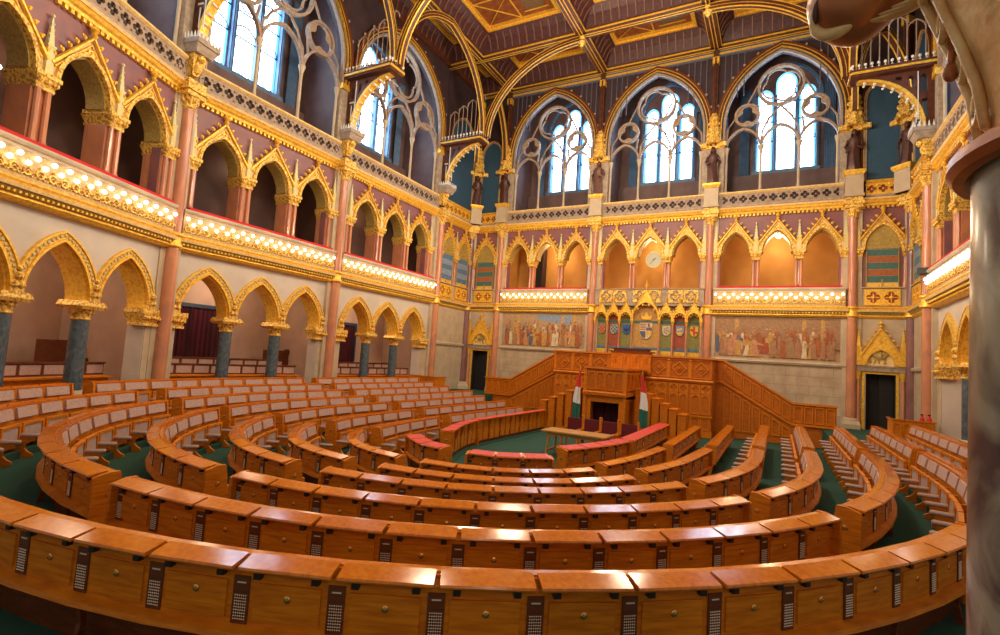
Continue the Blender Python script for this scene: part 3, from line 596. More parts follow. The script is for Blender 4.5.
# ---- windows: tracery in front, lit glass behind
def window(o, rz, w):
    t = bpy.data.objects.new('window_1', None); COL.objects.link(t); t.location = (o[0],o[1],0); t.rotation_euler.z = rz; struct(t)
    a = w/2 - .54; k = a/2.5; p = 2*a/3; aa = p/2
    mb = MB()
    for c in (-p,0,p): mb.band(arc_pts(aa-.07,14.30,aa*1.15,c,8), arc_pts(aa+.02,14.30,aa*1.15+.12,c,8), .06, .24)
    mb.build('light_heads', traceryst, t)
    cc = [(-1.50*k,16.0,.60*k,3),(1.50*k,16.0,.60*k,3),(0,17.35,1.06*k,0)]
    for (cx,cz,r,m) in cc:
        mb = MB().ring(cx,cz,r-.11,r,.04,.26,22)
        if m: mb.plate(circ(cx,cz,r-.08,16), [foil(cx,cz,(r-.08)*.97,3,6)], .12,.18)
        else:
            for q in range(4): g = 2*PI*q/4 + .4; mb.band([(cx+.36*r*cos(g)+.42*r*cos(g+u), cz+.36*r*sin(g)+.42*r*sin(g+u)) for u in [(-1.3+.26*j) for j in range(11)]], [(cx+.36*r*cos(g)+.48*r*cos(g+u), cz+.36*r*sin(g)+.48*r*sin(g+u)) for u in [(-1.3+.26*j) for j in range(11)]], .1, .2)
        mb.build('tracery_ring', traceryst, t)
    mb = MB()
    for sx in (-1,1):
        mb.tube([(sx*p/2,.15,14.4),(sx*p/2*.95,.15,15.1),(sx*p*.30,.15,15.7),(sx*p*.0,.15,16.3)],.055,6).tube([(sx*p/2,.15,14.4),(sx*p*.62,.15,15.0),(sx*.95*k,.15,15.6)],.055,6).tube([(sx*(a-.05),.15,14.5),(sx*(a-.10),.15,15.4),(sx*2.08*k,.15,15.9)],.05,6).tube([(sx*1.5*k,.15,16.6*1.0),(sx*1.25*k,.15,17.1),(sx*1.05*k,.15,17.5)],.05,6)
    mb.build('tracery_branch', traceryst, t, True)
    for s in (-1,1):
        x = s*p/2; mb = MB(); mb.lathe([(.13,11.9),(.13,12.05),(.08,12.15),(.065,12.3),(.06,13.95),(.09,14.0),(.07,14.05),(.14,14.3),(.15,14.36)], x, .15, 10); mb.build('mullion_column', stone, t, True)
        mb = MB().lathe([(.07,11.9),(.06,12.3),(.06,14.0),(.12,14.3),(.13,14.38)], s*(a-.08), .12, 8); mb.build('jamb_column', stone, t, True)
    sc_ = w/6.05; xo = .25 if rz == 0 else 0
    for c_, l_, zt in LANC:
        cx = xo + c_*sc_; lw = l_*sc_
        MB().prism(opening(lw, 13.85, zt, lw*1.2, cx, 7), 2.72, 2.75).build('glass', glassm, t)
        MB().band([(cx-lw,13.85)]+arc_pts(lw,zt,lw*1.2,cx,7)+[(cx+lw,13.85)], [(cx-lw+.09,13.94)]+arc_pts(lw-.09,zt,lw*1.2-.10,cx,7)+[(cx+lw-.09,13.94)], 2.66, 2.70).build('blue_halo_border', glassb, t)
        mb = MB()
        for z in (15.5, 16.6, 17.6): mb.box(cx-lw,cx+lw,2.60,2.66,z-.025,z+.025)
        for z in (17.0,18.1): mb.ring(cx, z, lw*.48, lw*.55, 2.60, 2.66, 14)
        mb.band(arc_pts(lw*.9,15.5,lw*.9,cx,6), arc_pts(lw*.97,15.5,lw*1.0,cx,6), 2.6,2.66); mb.tube([(cx-lw*.8,2.63,13.95),(cx-lw*.4,2.63,14.1),(cx,2.63,13.95),(cx+lw*.4,2.63,14.1),(cx+lw*.8,2.63,13.95)],.025,4); mb.build('leading', leadm, t)
    mb = MB()
    for q in (-1.45,-.5,.5,1.45): mb.box(xo+q*sc_-.09, xo+q*sc_+.09, 2.42, 2.62, 13.7, 18.0).lathe([(.06,13.8),(.06,17.)], xo+q*sc_, 2.4, 8)
    mb.box(xo-1.6*sc_, xo+1.6*sc_, 2.3, 2.62, 13.62, 13.8); mb.band(arc_pts(1.55*sc_,17.7,1.95,xo,10), arc_pts(1.7*sc_,17.7,2.1,xo,10), 2.4, 2.62); mb.build('window_frame', bluestone, t)
    mb = MB()
    for s in (-1,1):
        n = 14; mb.use(0).sect([(0,11.9),(0,18.5),(.03,18.5),(.03,11.9)], [(lambda p_, q=q: (xo+s*(1.72*sc_+.5*q/n), 2.3+p_[0]+.05*(q%2), p_[1])) for q in range(n+1)])
    mb.use(1).box(-w/2+.5, w/2-.5, 2.25, 2.3, 11.9, 13.6); mb.build('curtain', [bluestone, recess], t)
for (o, rz, w, kind, ph, wall) in BAYS:
    if kind in ('mural','center','gallery'): window(o, rz, w)

# ---- arch mouldings round the windows (part of the building)
def winarch(o, rz, w):
    a = w/2 - .52; mb = MB(); P = lambda d: [(-(a+d),14.5)] + arc_pts(a+d, 15.5, 3.55+d*.95, 0, 14) + [(a+d,14.5)]
    mb.use(0).band(P(-.02), P(.09), -.06, .1); mb.use(1).band(P(.09), P(.17), -.03, .02); mb.use(2).band(P(.17), P(.21), -.13, .02); mb.use(3).band(P(.21), P(.33), -.10, .02); mb.use(2).band(P(.33),P(.35),-.14,.02); mb.use(4).band(P(.35),P(.46),-.17,.02)
    mb.use(5).box(-a-.42,-a+.02,-.06,.1,11.2,14.5).box(a-.02,a+.42,-.06,.1,11.2,14.5)
    mb.use(2).box(-a-.44,-a+.04,-.16,.1,14.38,14.62).box(a-.04,a+.44,-.16,.1,14.38,14.62)
    top = P(.52)
    for i in range(4, len(top)-4, 2):
        if 15.2 < top[i][1]: mb.use(5).ball((top[i][0], -.12, top[i][1]), .07, 6)
    struct(mb.build('trim_arch', [traceryst, MATS['lead_bars'], gold, ceilwood, MATS['oak_dark'], stoneg], loc=(o[0],o[1],0), rz=rz))
for (o, rz, w, kind, ph, wall) in BAYS:
    if kind in ('mural','center','gallery'): winarch(o, rz, w)

# ---- cornices (setting)
def cornice_up(o, rz, w):
    mb = MB().use(0); mb.mould([(0,10.80),(-.08,10.82),(-.10,10.90),(-.16,10.95),(-.20,11.03),(-.16,11.08),(0,11.08)], -w/2, w/2); mb.use(1).mould([(0,11.08),(-.20,11.08),(-.24,11.16),(0,11.22)], -w/2, w/2)
    n = int(w/.17); mb.use(0)
    for k in range(n): x = -w/2 + (k+.5)*w/n; mb.box(x-.045, x+.045, -.09, 0, 10.70, 10.80)
    struct(mb.build('trim_cornice', [gold, goldp], loc=(o[0],o[1],0), rz=rz))
def cornice_low(o, rz, w, out=0.):
    mb = MB().use(0); mb.mould([(0,5.68),(-.05-out,5.70),(-.12-out,5.78),(-.10-out,5.84),(0,5.84)], -w/2, w/2); mb.use(2).mould([(0,5.84),(-.12-out,5.84),(-.22-out,5.96),(0,5.96)], -w/2, w/2)
    mb.use(1).mould([(0,5.96),(-.25-out,5.97),(-.28-out,6.06),(0,6.06)], -w/2, w/2); mb.use(0).mould([(0,6.06),(-.22-out,6.06),(-.26-out,6.14),(-.2-out,6.20),(0,6.2)], -w/2, w/2)
    if out:
        mb.use(0); n = int(w/.13)
        for k in range(n): mb.ball((-w/2+(k+.5)*w/n, -.17-out, 5.89), .045, 5, rings=3)
    struct(mb.build('trim_cornice', [gold, goldp, golds], loc=(o[0],o[1],0), rz=rz))
for (o, rz, w, kind, ph, wall) in BAYS:
    cornice_up(o, rz, w-.3)
    if kind != 'center': cornice_low(o, rz, w-.3, .12 if kind in ('mural','gallery') else 0.)
mb = MB(); struct(mb.mould([(0,3.42),(-.08,3.45),(-.12,3.54),(-.05,3.6),(0,3.62)], -2.85, 2.85).build('trim_ledge', stone, loc=(-6.06,YF,0)))
mb = MB(); struct(mb.mould([(0,3.42),(-.08,3.45),(-.12,3.54),(-.05,3.6),(0,3.62)], -2.85, 2.85).build('trim_ledge', stone, loc=(6.06,YF,0)))

# ---- tall engaged columns
def tallcol(mat_, base=True):
    t = thing('engaged_column', 'x', 'column', (0,0,0), 0, 'tall marble columns between the wall bays')
    MB().box(-.36,.36,.05,.5,0,10.8).build('pilaster', stone, t)
    MB().frust(0,0,.33,.33,0,.33,.33,1.0).frust(0,0,.33,.33,1.0,.27,.27,1.15).lathe([(.28,1.15),(.28,1.2),(.22,1.26)],n=12).build('base', stone, t)
    MB().lathe([(.20,1.2),(.19,5.8)], n=14).build('lower_shaft', mat_, t, True)
    MB().lathe([(.19,6.15),(.175,10.35)], n=14).build('upper_shaft', mat_, t, True)
    MB().lathe([(.22,5.72),(.27,5.76),(.27,5.84),(.22,5.9),(.22,6.06),(.28,6.12),(.28,6.18),(.2,6.22)], n=12).box(-.34,.34,-.02,.3,5.72,6.2).build('gold_ring', gold, t, True)
    mb = MB().lathe([(.18,10.3),(.21,10.34),(.19,10.38),(.22,10.5),(.30,10.68),(.33,10.7)], n=12).box(-.34,.34,-.30,.3,10.70,10.85).box(-.40,.40,-.36,.3,10.85,11.0).box(-.34,.34,-.28,.3,11.0,11.22)
    for k in range(8): g = k*PI/4; mb.ball((.25*cos(g), .25*sin(g), 10.56), .06, 6)
    mb.build('gilded_capital', goldo, t); return t
cols = [(-9.09,YF,0,'between the far-left door and the left mural'), (-3.04,YF,0,'between the left mural and the coats of arms'), (3.04,YF,0,'between the coats of arms and the right mural'), (9.09,YF,0,'between the right mural and the far-right door'),
        (-11.15,24.05,RL,'on the left wall beside the blue curtains'), (-11.12,16.4,RL,'on the left wall between the two farther balconies'), (-11.05,9.35,RL*1.13,'on the left wall where the nearest balcony meets the next'),
        (11.15,24.05,RR,'on the right wall next to the foreground column')]
c0 = tallcol(pink); c0['label'] = 'tall pink marble column ' + cols[0][3]; c0.location = (cols[0][0], cols[0][1]-.12, 0)
for x, y, rz, d in cols[1:]:
    p = toworld((x,y), rz, 0, -.12); dup(c0, (p[0],p[1],0), rz, 'tall pink marble column ' + d)
c1 = tallcol(pinkd); c1['label'] = 'tall dark plum marble column set in the far-left corner'; c1.location = (-11.2, YF-.25, 0); c1.rotation_euler.z = PI/4
dup(c1, (11.2, YF-.25, 0), -PI/4, 'tall dark plum marble column set in the far-right corner')

# ---- loggia arches, piers
def gablearch(p, a, solid=False):
    t = thing('gothic_arch', 'x', 'arch', (0,0,0), 0, 'gilded gothic arches of the upper loggia')
    h = p/2 - .05; mb = MB()
    o_ = [(-h,8.87),(-a,8.87)] + arc_pts(a, 8.87, 1.06, 0, 8)[1:-1] + [(a,8.87),(h,8.87),(h,9.25),(0,10.42),(-h,9.25)]
    mb.plate(o_, [], -.06, .05); mb.build('gable', goldp, t)
    mb = MB(); mb.band(arc_pts(a-.01,8.87,1.05,0,10), arc_pts(a+.10,8.87,1.17,0,10), -.14, .0); mb.build('arch_moulding', goldo, t)
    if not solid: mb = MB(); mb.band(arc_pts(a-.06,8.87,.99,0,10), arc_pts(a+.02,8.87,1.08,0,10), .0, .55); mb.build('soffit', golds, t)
    mb = MB().tube([(-h,-.12,9.22),(0,-.12,10.44),(h,-.12,9.22)], .055, 5); mb.tube([(-h+.12,-.09,9.2),(0,-.09,10.25),(h-.12,-.09,9.2)], .03, 5); mb.lathe([(.03,10.4),(.09,10.5),(.05,10.56),(.11,10.64),(.07,10.74),(.01,10.78)], 0, -.13, 8); mb.ring(0,10.02,.05,.10,-.12,-.05,10)
    for s in (-1,1):
        for k in range(5):
            u = (k+.6)/5.6; x, z = s*h*(1-u), 9.24+1.2*u; mb.ball((x+s*.07,-.12,z+.09), .055, 6, 1.2, rings=4).ball((x+s*.12,-.12,z+.13), .035, 5, rings=3)
    mb.build('gable_moulding', gold, t); return t
def pier(deep, half=False):
    t = thing('loggia_column', 'x', 'column', (0,0,0), 0, 'pink marble columns of the upper loggia')
    if deep:
        mb = MB().box(-.24,.24,.0,.62,7.15,8.5).lathe([(.07,7.12),(.10,7.2),(.07,7.3),(.065,8.5)],-.13,-.06,8).lathe([(.07,7.12),(.10,7.2),(.07,7.3),(.065,8.5)],.13,-.06,8); w = .30; y1 = .62
    else: mb = MB().lathe([(.10,7.12),(.10,7.25),(.075,7.35),(.07,8.5)],-.10,.06,10).lathe([(.10,7.12),(.10,7.25),(.075,7.35),(.07,8.5)],.10,.06,10).box(-.15,.15,.1,.32,7.12,8.5); w = .24; y1 = .36
    mb.build('shafts', pink, t, True)
    mb = MB().frust(0,(y1-.06)/2,w*.75,(y1+.16)/2,8.48,w*.8,(y1+.18)/2,8.55).frust(0,(y1-.06)/2,w*.75,(y1+.12)/2,8.55,w,(y1+.3)/2,8.78).box(-w-.02,w+.02,-.2,y1+.05,8.78,8.88)
    for x in (-w*.7,0,w*.7):
        for y in (-.16,): mb.ball((x,y,8.68),.07,6)
    mb.build('gilded_capital', goldo, t)
    mb = MB().box(-.09,.09,-.14,.02,8.88,9.55).frust(0,-.06,.11,.09,9.55,.11,.09,9.6).frust(0,-.06,.075,.06,9.6,.012,.012,10.3).ball((0,-.06,10.33),.05,6)
    for k in range(4): mb.ball((.06-.01*k,-.08,9.72+.14*k),.028,5,rings=3).ball((-.06+.01*k,-.08,9.72+.14*k),.028,5,rings=3)
    mb.build('pinnacle', celadon, t); return t
NTH3 = ['left-hand', 'middle', 'right-hand']
protoA, protoP = {}, {}
for (o, rz, w, kind, ph, wall) in BAYS:
    g = geom(w, kind)
    if g:
        p, a, _ = g; xs = xs3(p); key = p
        for k, x in enumerate(xs):
            q = toworld(o, rz, x, 0); lab = f'gilded gabled loggia arch, {NTH3[k]} of three, {ph}'
            if key not in protoA: protoA[key] = gablearch(p, a); protoA[key].location = (*q,0); protoA[key].rotation_euler.z = rz; protoA[key]['label'] = lab
            else: dup(protoA[key], (*q,0), rz, lab)
        for k in range(4):
            q = toworld(o, rz, (k-1.5)*p, 0); lab = f"pink marble loggia column, {['first','second','third','fourth'][k]} from the left, {ph}"
            key2 = kind == 'gallery'
            if key2 not in protoP: protoP[key2] = pier(key2); protoP[key2].location = (*q,0); protoP[key2].rotation_euler.z = rz; protoP[key2]['label'] = lab
            else: dup(protoP[key2], (*q,0), rz, lab)
def paintedpanel(a, stripes, lab, q, rz):
    t = thing('painted_panel', lab, 'panel', (*q,0), rz, 'painted panels filling the narrow arches')
    mb = MB().use(0).box(-a,a,.0,.02,7.1,8.84); z = 7.32; mb.use(1).box(-a,a,-.01,.0,7.1,7.3)
    for k in range(5): mb.use(2 + k % 2).box(-a+.03,a-.03,-.008,.0,z,z+.29); z += .30
    mb.build('striped_cloth', [PAL['cream'], gold, PAL[stripes[0]], PAL[stripes[1]]], t)
    mb = MB().box(-a,a,-.06,.0,8.84,8.92).box(-a,-a+.03,-.05,0,7.1,8.84).box(a-.03,a,-.05,0,7.1,8.84).box(-.03,.03,-.03,0,7.1,7.45); mb.build('frame', golds, t)
    mb = MB().prism([(-a,8.92)]+arc_pts(a,8.92,1.02,0,8)[1:-1]+[(a,8.92)], -.02, .0)
    for (x,z) in ((-.3,9.2),(.3,9.2),(0,9.5),(0,9.1)): mb.ring(x,z,.04,.07,-.04,-.02,8)
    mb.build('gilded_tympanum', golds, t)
def rosettepanel(q, rz, lab, n, w):
    t = thing('rosette_panel', lab, 'panel', (*q,0), rz, 'gilded rosette panels')
    mb = MB().use(0).plate(rect(-w/2,w/2,6.28,7.0), [foil(-w/2+w*(k+.5)/n, 6.64, .26, 4) for k in range(n)], -.08, -.02); mb.use(1).box(-w/2,w/2,-.02,.0,6.28,7.0)
    for k in range(n): cx = -w/2+w*(k+.5)/n; mb.use(0).ball((cx,-.04,6.64),.09,8).box(cx-.22,cx+.22,-.05,-.02,6.62,6.66).box(cx-.02,cx+.02,-.05,-.02,6.42,6.86)
    mb.build('gilded_relief', [gold, PAL['brick']], t); MB().mould([(0,7.04),(-.12,7.06),(-.12,7.1),(0,7.12)], -w/2-.15, w/2+.15).build('sill', stone, t)
for (o, rz, w, kind, ph, wall) in BAYS:
    if kind == 'door':
        dup(protoA[1.84], (o[0],o[1],0), rz, f'gilded gabled arch framing the striped panel, {ph}')
        paintedpanel(.6, ('teal','rust'), f'teal and rust striped panel {ph}', o, rz); rosettepanel(o, rz, f'gilded panel with two red quatrefoils {ph}', 2, 1.3)
        for s in (-1,1): dup(protoP[False], (o[0]+s*.92,o[1],0), rz, f"pink marble column {'left' if s<0 else 'right'} of the striped panel {ph}")
    if kind == 'side':
        for k, x in enumerate((-.85,.85)):
            q = toworld(o, rz, x, 0); nm = ('left','right')[k]
            dup(protoA[1.84], (*q,0), rz, f'gilded gabled arch over the {nm} blue curtain, {ph}')
            paintedpanel(.62, ('blue','sky'), f'blue curtain in the {nm} arch, {ph}', q, rz); rosettepanel(q, rz, f'gilded panel under the {nm} blue curtain, {ph}', 1 if 0 else 2, 1.3)
        for k, x in enumerate((-1.72,0,1.72)):
            q = toworld(o, rz, x, 0); dup(protoP[False], (*q,0), rz, f"pink marble column, {['left','middle','right'][k]} of three by the blue curtains, {ph}")

# ---- balconies with bulbs
balcm = mat('balcony_gilt', (.62,.44,.19), .55, .1, col2=(.45,.28,.08), scale=14, bump=.5, bscale=30)
BULB = MB().ball((0,0,0), .062, 8, rings=6).mesh('bulb', bulbm, True)
def balcony(o, rz, w, lab):
    t = thing('balcony', lab, 'balcony', (o[0],o[1],0), rz, 'gilded balconies studded with lit bulbs')
    h = w/2 - .26
    MB().box(-h,h,-.30,.0,6.2,6.95).build('front', balcm, t)
    mb = MB(); n = int(2*h/.30)
    for k in range(n):
        x = -h + (k+.5)*2*h/n; mb.ring(x, 6.42, .07,.115,-.345,-.30,8).tube([(x-.13,-.32,6.3),(x,-.34,6.44),(x+.13,-.32,6.3)],.018,4).ball((x,-.32,6.56),.045,5,rings=3).ball((x+.14,-.32,6.40),.04,5,rings=3)
    mb.build('relief_ornament', goldo, t)
    mb = MB(); mb.mould([(.05,6.95),(-.33,6.95),(-.38,7.0),(-.36,7.06),(.05,7.06)], -h-.02, h+.02); mb.mould([(-.30,6.84),(-.34,6.86),(-.34,6.9),(-.30,6.92)], -h, h); mb.build('top_moulding', stone, t)
    MB().box(-h+.15,h-.15,-.32,.05,7.06,7.15).build('red_rail', redvelvet, t)
    m = int(round(2*h/.41))
    for k in range(m+1): inst(BULB, 'light_bulb', t, (-h+.1+k*(2*h-.2)/m, -.38, 6.74))
    for k in range(m): inst(BULB, 'light_bulb', t, (-h+.1+(k+.5)*(2*h-.2)/m, -.38, 6.58))
    return t
for (o, rz, w, kind, ph, wall) in BAYS:
    if kind in ('mural','gallery'): balcony(o, rz, w, f'gilded balcony with red rail and lit bulbs, {ph}')

# ---- central parapet, coats of arms arcade
t = thing('parapet', 'pale stone parapet with pierced gilded tracery panels below the clock', 'parapet', (0,YF,0))
MB().box(-2.85,2.85,-.22,0,6.15,7.0).build('parapet_wall', stoneg, t); MB().mould([(.05,7.0),(-.26,7.0),(-.3,7.05),(.05,7.12)],-2.9,2.9).build('coping', stone, t)
for k, cx in enumerate((-1.95,-1.0+.0,1.0,1.95,-.0)):
    pass
for cx in (-1.84,0,1.84):
    mb = MB()
    for s in (-.38,.38):
        mb.plate(rect(cx+s-.36,cx+s+.36,6.32,6.98), [foil(cx+s,6.65,.30,4)], -.28, -.22); mb.ring(cx+s,6.65,.09,.14,-.27,-.22,10).box(cx+s-.2,cx+s+.2,-.26,-.22,6.63,6.67).box(cx+s-.02,cx+s+.02,-.26,-.22,6.45,6.85)
    mb.build('tracery_panel', goldo, t)
mb = MB().box(-2.2,2.2,-.0,.14,7.06,7.1); mb.build('dark_rail', curtain, t)
def shieldshape(cx, cz, w, h): 
    L = [(cx-w/2,cz+h/2),(cx-w/2,cz)]
    for k in range(1,6): u = k/6; L.append((cx-w/2*cos(u*PI/2), cz-h/2*sin(u*PI/2)))
    L.append((cx,cz-h/2)); R = [(2*cx-x,z) for x,z in reversed(L[:-1])]; return (L+R)[::-1]
edges = [-2.76,-2.07,-1.40,-.72,.70,1.38,2.06,2.76]
fills = ['olive','brick','olive','ochre','olive','brick','olive']
names = ['red and white chequered shield in the first niche from the left of the arcade','green-grey and white chequered shield in the second niche from the left','blue shield with a dark eagle, left of the tall middle niche','large quartered coat of arms in the tall middle niche','pale round-patterned shield, right of the tall middle niche','blue and white shield with gold lower field, second niche from the right','yellow and red shield in the last niche on the right']
for k in range(7):
    x0, x1 = edges[k], edges[k+1]; cx = (x0+x1)/2; big = k == 3; a = (x1-x0)/2
    t = thing('heraldic_niche', f"gilded gabled niche with a {['olive','red','olive','ochre','olive','red','olive'][k]} back, {['first','second','third','tall central','fifth','sixth','seventh'][k]} of seven", 'niche', (0,YF,0), 0, 'gabled niches of the coats of arms arcade')
    zs = 5.42 if not big else 5.5; ri = (a-.06)*1.25; gz = 6.32 if not big else 6.95
    MB().use(0).box(x0,x1,-.02,0,3.5,6.2 if not big else 6.6).use(1).box(x0+.06,x1-.06,-.03,-.02,3.5,3.78).use(2).box(x0+.06,x1-.06,-.03,-.02,3.82,3.95).use(3).box(x0+.06,x1-.06,-.03,-.02,5.22,5.36).build('painted_back', [PAL[fills[k]], gold, PAL['blue'], PAL['teal']], t)
    o_ = [(x0,zs-.1),(x0+.06,zs-.1),(x0+.06,zs)] + arc_pts(a-.06,zs,ri,cx,6)[1:-1] + [(x1-.06,zs),(x1-.06,zs-.1),(x1,zs-.1),(x1,zs+.22),(cx,gz),(x0,zs+.22)]
    mb = MB().plate(o_, [], -.20, -.06); mb.band(arc_pts(a-.06,zs,ri,cx,6), arc_pts(a-.0,zs,ri+.08,cx,6), -.24,-.1)
    r = (a-.06)
    for j in (3,5,7,9):
        pt = arc_pts(a-.10,zs,ri-.05,cx,6)[j]; mb.ball((pt[0],-.14,pt[1]-.02),.05 if not big else .08,6)
    mb.tube([(x0,-.22,zs+.2),(cx,-.22,gz+.02),(x1,-.22,zs+.2)],.035,5).lathe([(.02,gz),(.06,gz+.08),(.03,gz+.12),(.06,gz+.18),(.005,gz+.30)],cx,-.2,8)
    if big: mb.lathe([(.015,gz+.2),(.05,gz+.3),(.005,gz+.55)],cx,-.2,8).box(cx-.1,cx+.1,-.22,-.18,gz+.26,gz+.30)
    for s in (0,1,2):
        for sd in (-1,1): u = (s+1)/4; mb.ball((cx+sd*a*(1-u)+sd*.03,-.2,zs+.2+(gz-zs-.2)*u+.06),.035,5,rings=3)
    mb.v = [(p[0],p[1]-.16,p[2]) for p in mb.v]; mb.build('gilded_gable', gold, t)
    for xx in (x0, x1) if k == 0 else (x1,):
        MB().lathe([(.07,3.5),(.07,3.62),(.045,3.7),(.045,zs-.25)], xx, -.30, 8).build('shaft', pink, t, True); MB().lathe([(.05,zs-.28),(.06,zs-.2),(.1,zs-.1),(.1,zs-.06)], xx,-.30,8).box(xx-.07,xx+.07,-.38,-.2,zs-.08,zs+.05).frust(xx,-.30,.05,.05,zs+.05,.01,.01,zs+.5).build('capital', gold, t)
    sw, sh = (.40,.52) if not big else (.66,.86); cz = 4.86 if not big else 4.82
    s = thing('coat_of_arms', names[k], 'coat of arms', (0,YF,0), 0, 'painted coats of arms below the clock')
    P = shieldshape; base = ['peach','grey','cobalt','cream','cream','sky','yellow'][k]
    mb = MB().use(0).prism(P(cx,cz,sw,sh), -.09, -.035); mb.build('shield', [PAL[base]], s)
    mb = MB(); c1_, c2_ = ['brick','teal','navy','slate','grey','cream','red'][k], ['cream','cream','slate','brick','red','yellow','red'][k]
    if k in (0,1):
        for i in range(4):
            for j in range(5):
                if (i+j)%2 == 0 and j < 4 or ((i+j)%2 == 0 and i in (1,2)): mb.box(cx-sw*.44+i*sw*.22, cx-sw*.44+(i+1)*sw*.22, -.10,-.09, cz+sh*.45-(j+1)*sh*.18, cz+sh*.45-j*sh*.18)
    elif k == 2: mb.plate([(cx-.15,cz+.12),(cx-.02,cz+.02),(cx,cz+.16),(cx+.03,cz+.02),(cx+.15,cz+.12),(cx+.12,cz-.06),(cx+.03,cz-.08),(cx,cz-.19),(cx-.03,cz-.08),(cx-.12,cz-.06)],[],-.10,-.09)
    elif big:
        for j in range(4): mb.use(1).box(cx-.31,cx-.02,-.10,-.09,cz+.36-j*.09-.04,cz+.36-j*.09)
        mb.use(0).box(cx+.02,cx+.31,-.10,-.09,cz+.02,cz+.18).use(1).box(cx+.1,cx+.2,-.10,-.09,cz+.2,cz+.4); mb.use(0).plate([(cx-.31,cz-.02),(cx-.02,cz-.02),(cx-.02,cz-.40),(cx-.2,cz-.3),(cx-.31,cz-.12)],[],-.10,-.09); mb.use(2).plate([(cx+.02,cz-.02),(cx+.31,cz-.02),(cx+.26,cz-.2),(cx+.02,cz-.22)],[],-.10,-.09)
        mb.use(3).plate([(cx-.22,5.42),(cx-.28,5.62),(cx-.12,5.56),(cx,5.82),(cx+.12,5.56),(cx+.28,5.62),(cx+.22,5.42)],[],-.10,-.05)
    elif k == 4: [mb.ball((cx+.11*cos(q), -.10, cz+.02+.13*sin(q)), .045, 6) for q in (0,1.25,2.5,3.77,5.0)]; mb.use(1).ball((cx,-.1,cz+.02),.04,6)
    elif k == 5: mb.use(0).plate([(cx-.15,cz+.1),(cx+.12,cz+.18),(cx+.1,cz+.06),(cx-.12,cz-.02)],[],-.10,-.09).use(2).plate([(cx-.18,cz-.06),(cx+.18,cz-.06),(cx+.1,cz-.2),(cx,cz-.25),(cx-.1,cz-.2)],[],-.10,-.09)
    else: mb.use(0).box(cx-.05,cx+.05,-.10,-.09,cz-.2,cz+.24).box(cx-.18,cx-.05,-.10,-.09,cz+.0,cz+.12).box(cx+.05,cx+.18,-.10,-.09,cz-.12,cz)
    mb.build('charge', [PAL[c1_], PAL[c2_], PAL['yellow'], gold], s)

d = bpy.data.objects.new('door_2', None); COL.objects.link(d); d.location = (-7.55,YF,0); struct(d)
MB().box(-.42,.42,1.9,2.4,7.05,9.9).build('dark_opening', darkvoid, d); MB().plate([(-.5,7.05),(-.42,7.05),(-.42,9.9),(.42,9.9),(.42,7.05),(.5,7.05),(.5,10),(-.5,10)],[],1.85,2.4).build('door_frame', mauvepl, d)
# ---- clock
t = thing('clock', 'round pale clock hanging in the middle arch of the far loggia', 'clock', (.13, YF+.5, 8.75))
def yturn(mb): mb.v = [(x, -z, y) for x, y, z in mb.v]; return mb
yturn(MB().lathe([(.42,0),(.45,.04),(.43,.08),(.39,.08),(.39,.05)], n=28)).build('rim', celadon, t, True); yturn(MB().lathe([(.385,.02),(.385,.065)], n=28)).build('dial', clockface, t)
mb = MB()
for k in range(12): g = k*PI/6; mb.box(.33*cos(g)-.012,.33*cos(g)+.012,-.075,-.06,.33*sin(g)-.012,.33*sin(g)+.012)
mb.build('hour_marks', black, t)
mb = MB().tube([(.05,-.07,.05),(-.20,-.07,-.22)],.014,4).tube([(-.04,-.08,-.03),(.12,-.08,.10)],.02,4).ball((0,-.07,0),.04,8); mb.build('hands', MATS['paint_navy'], t)

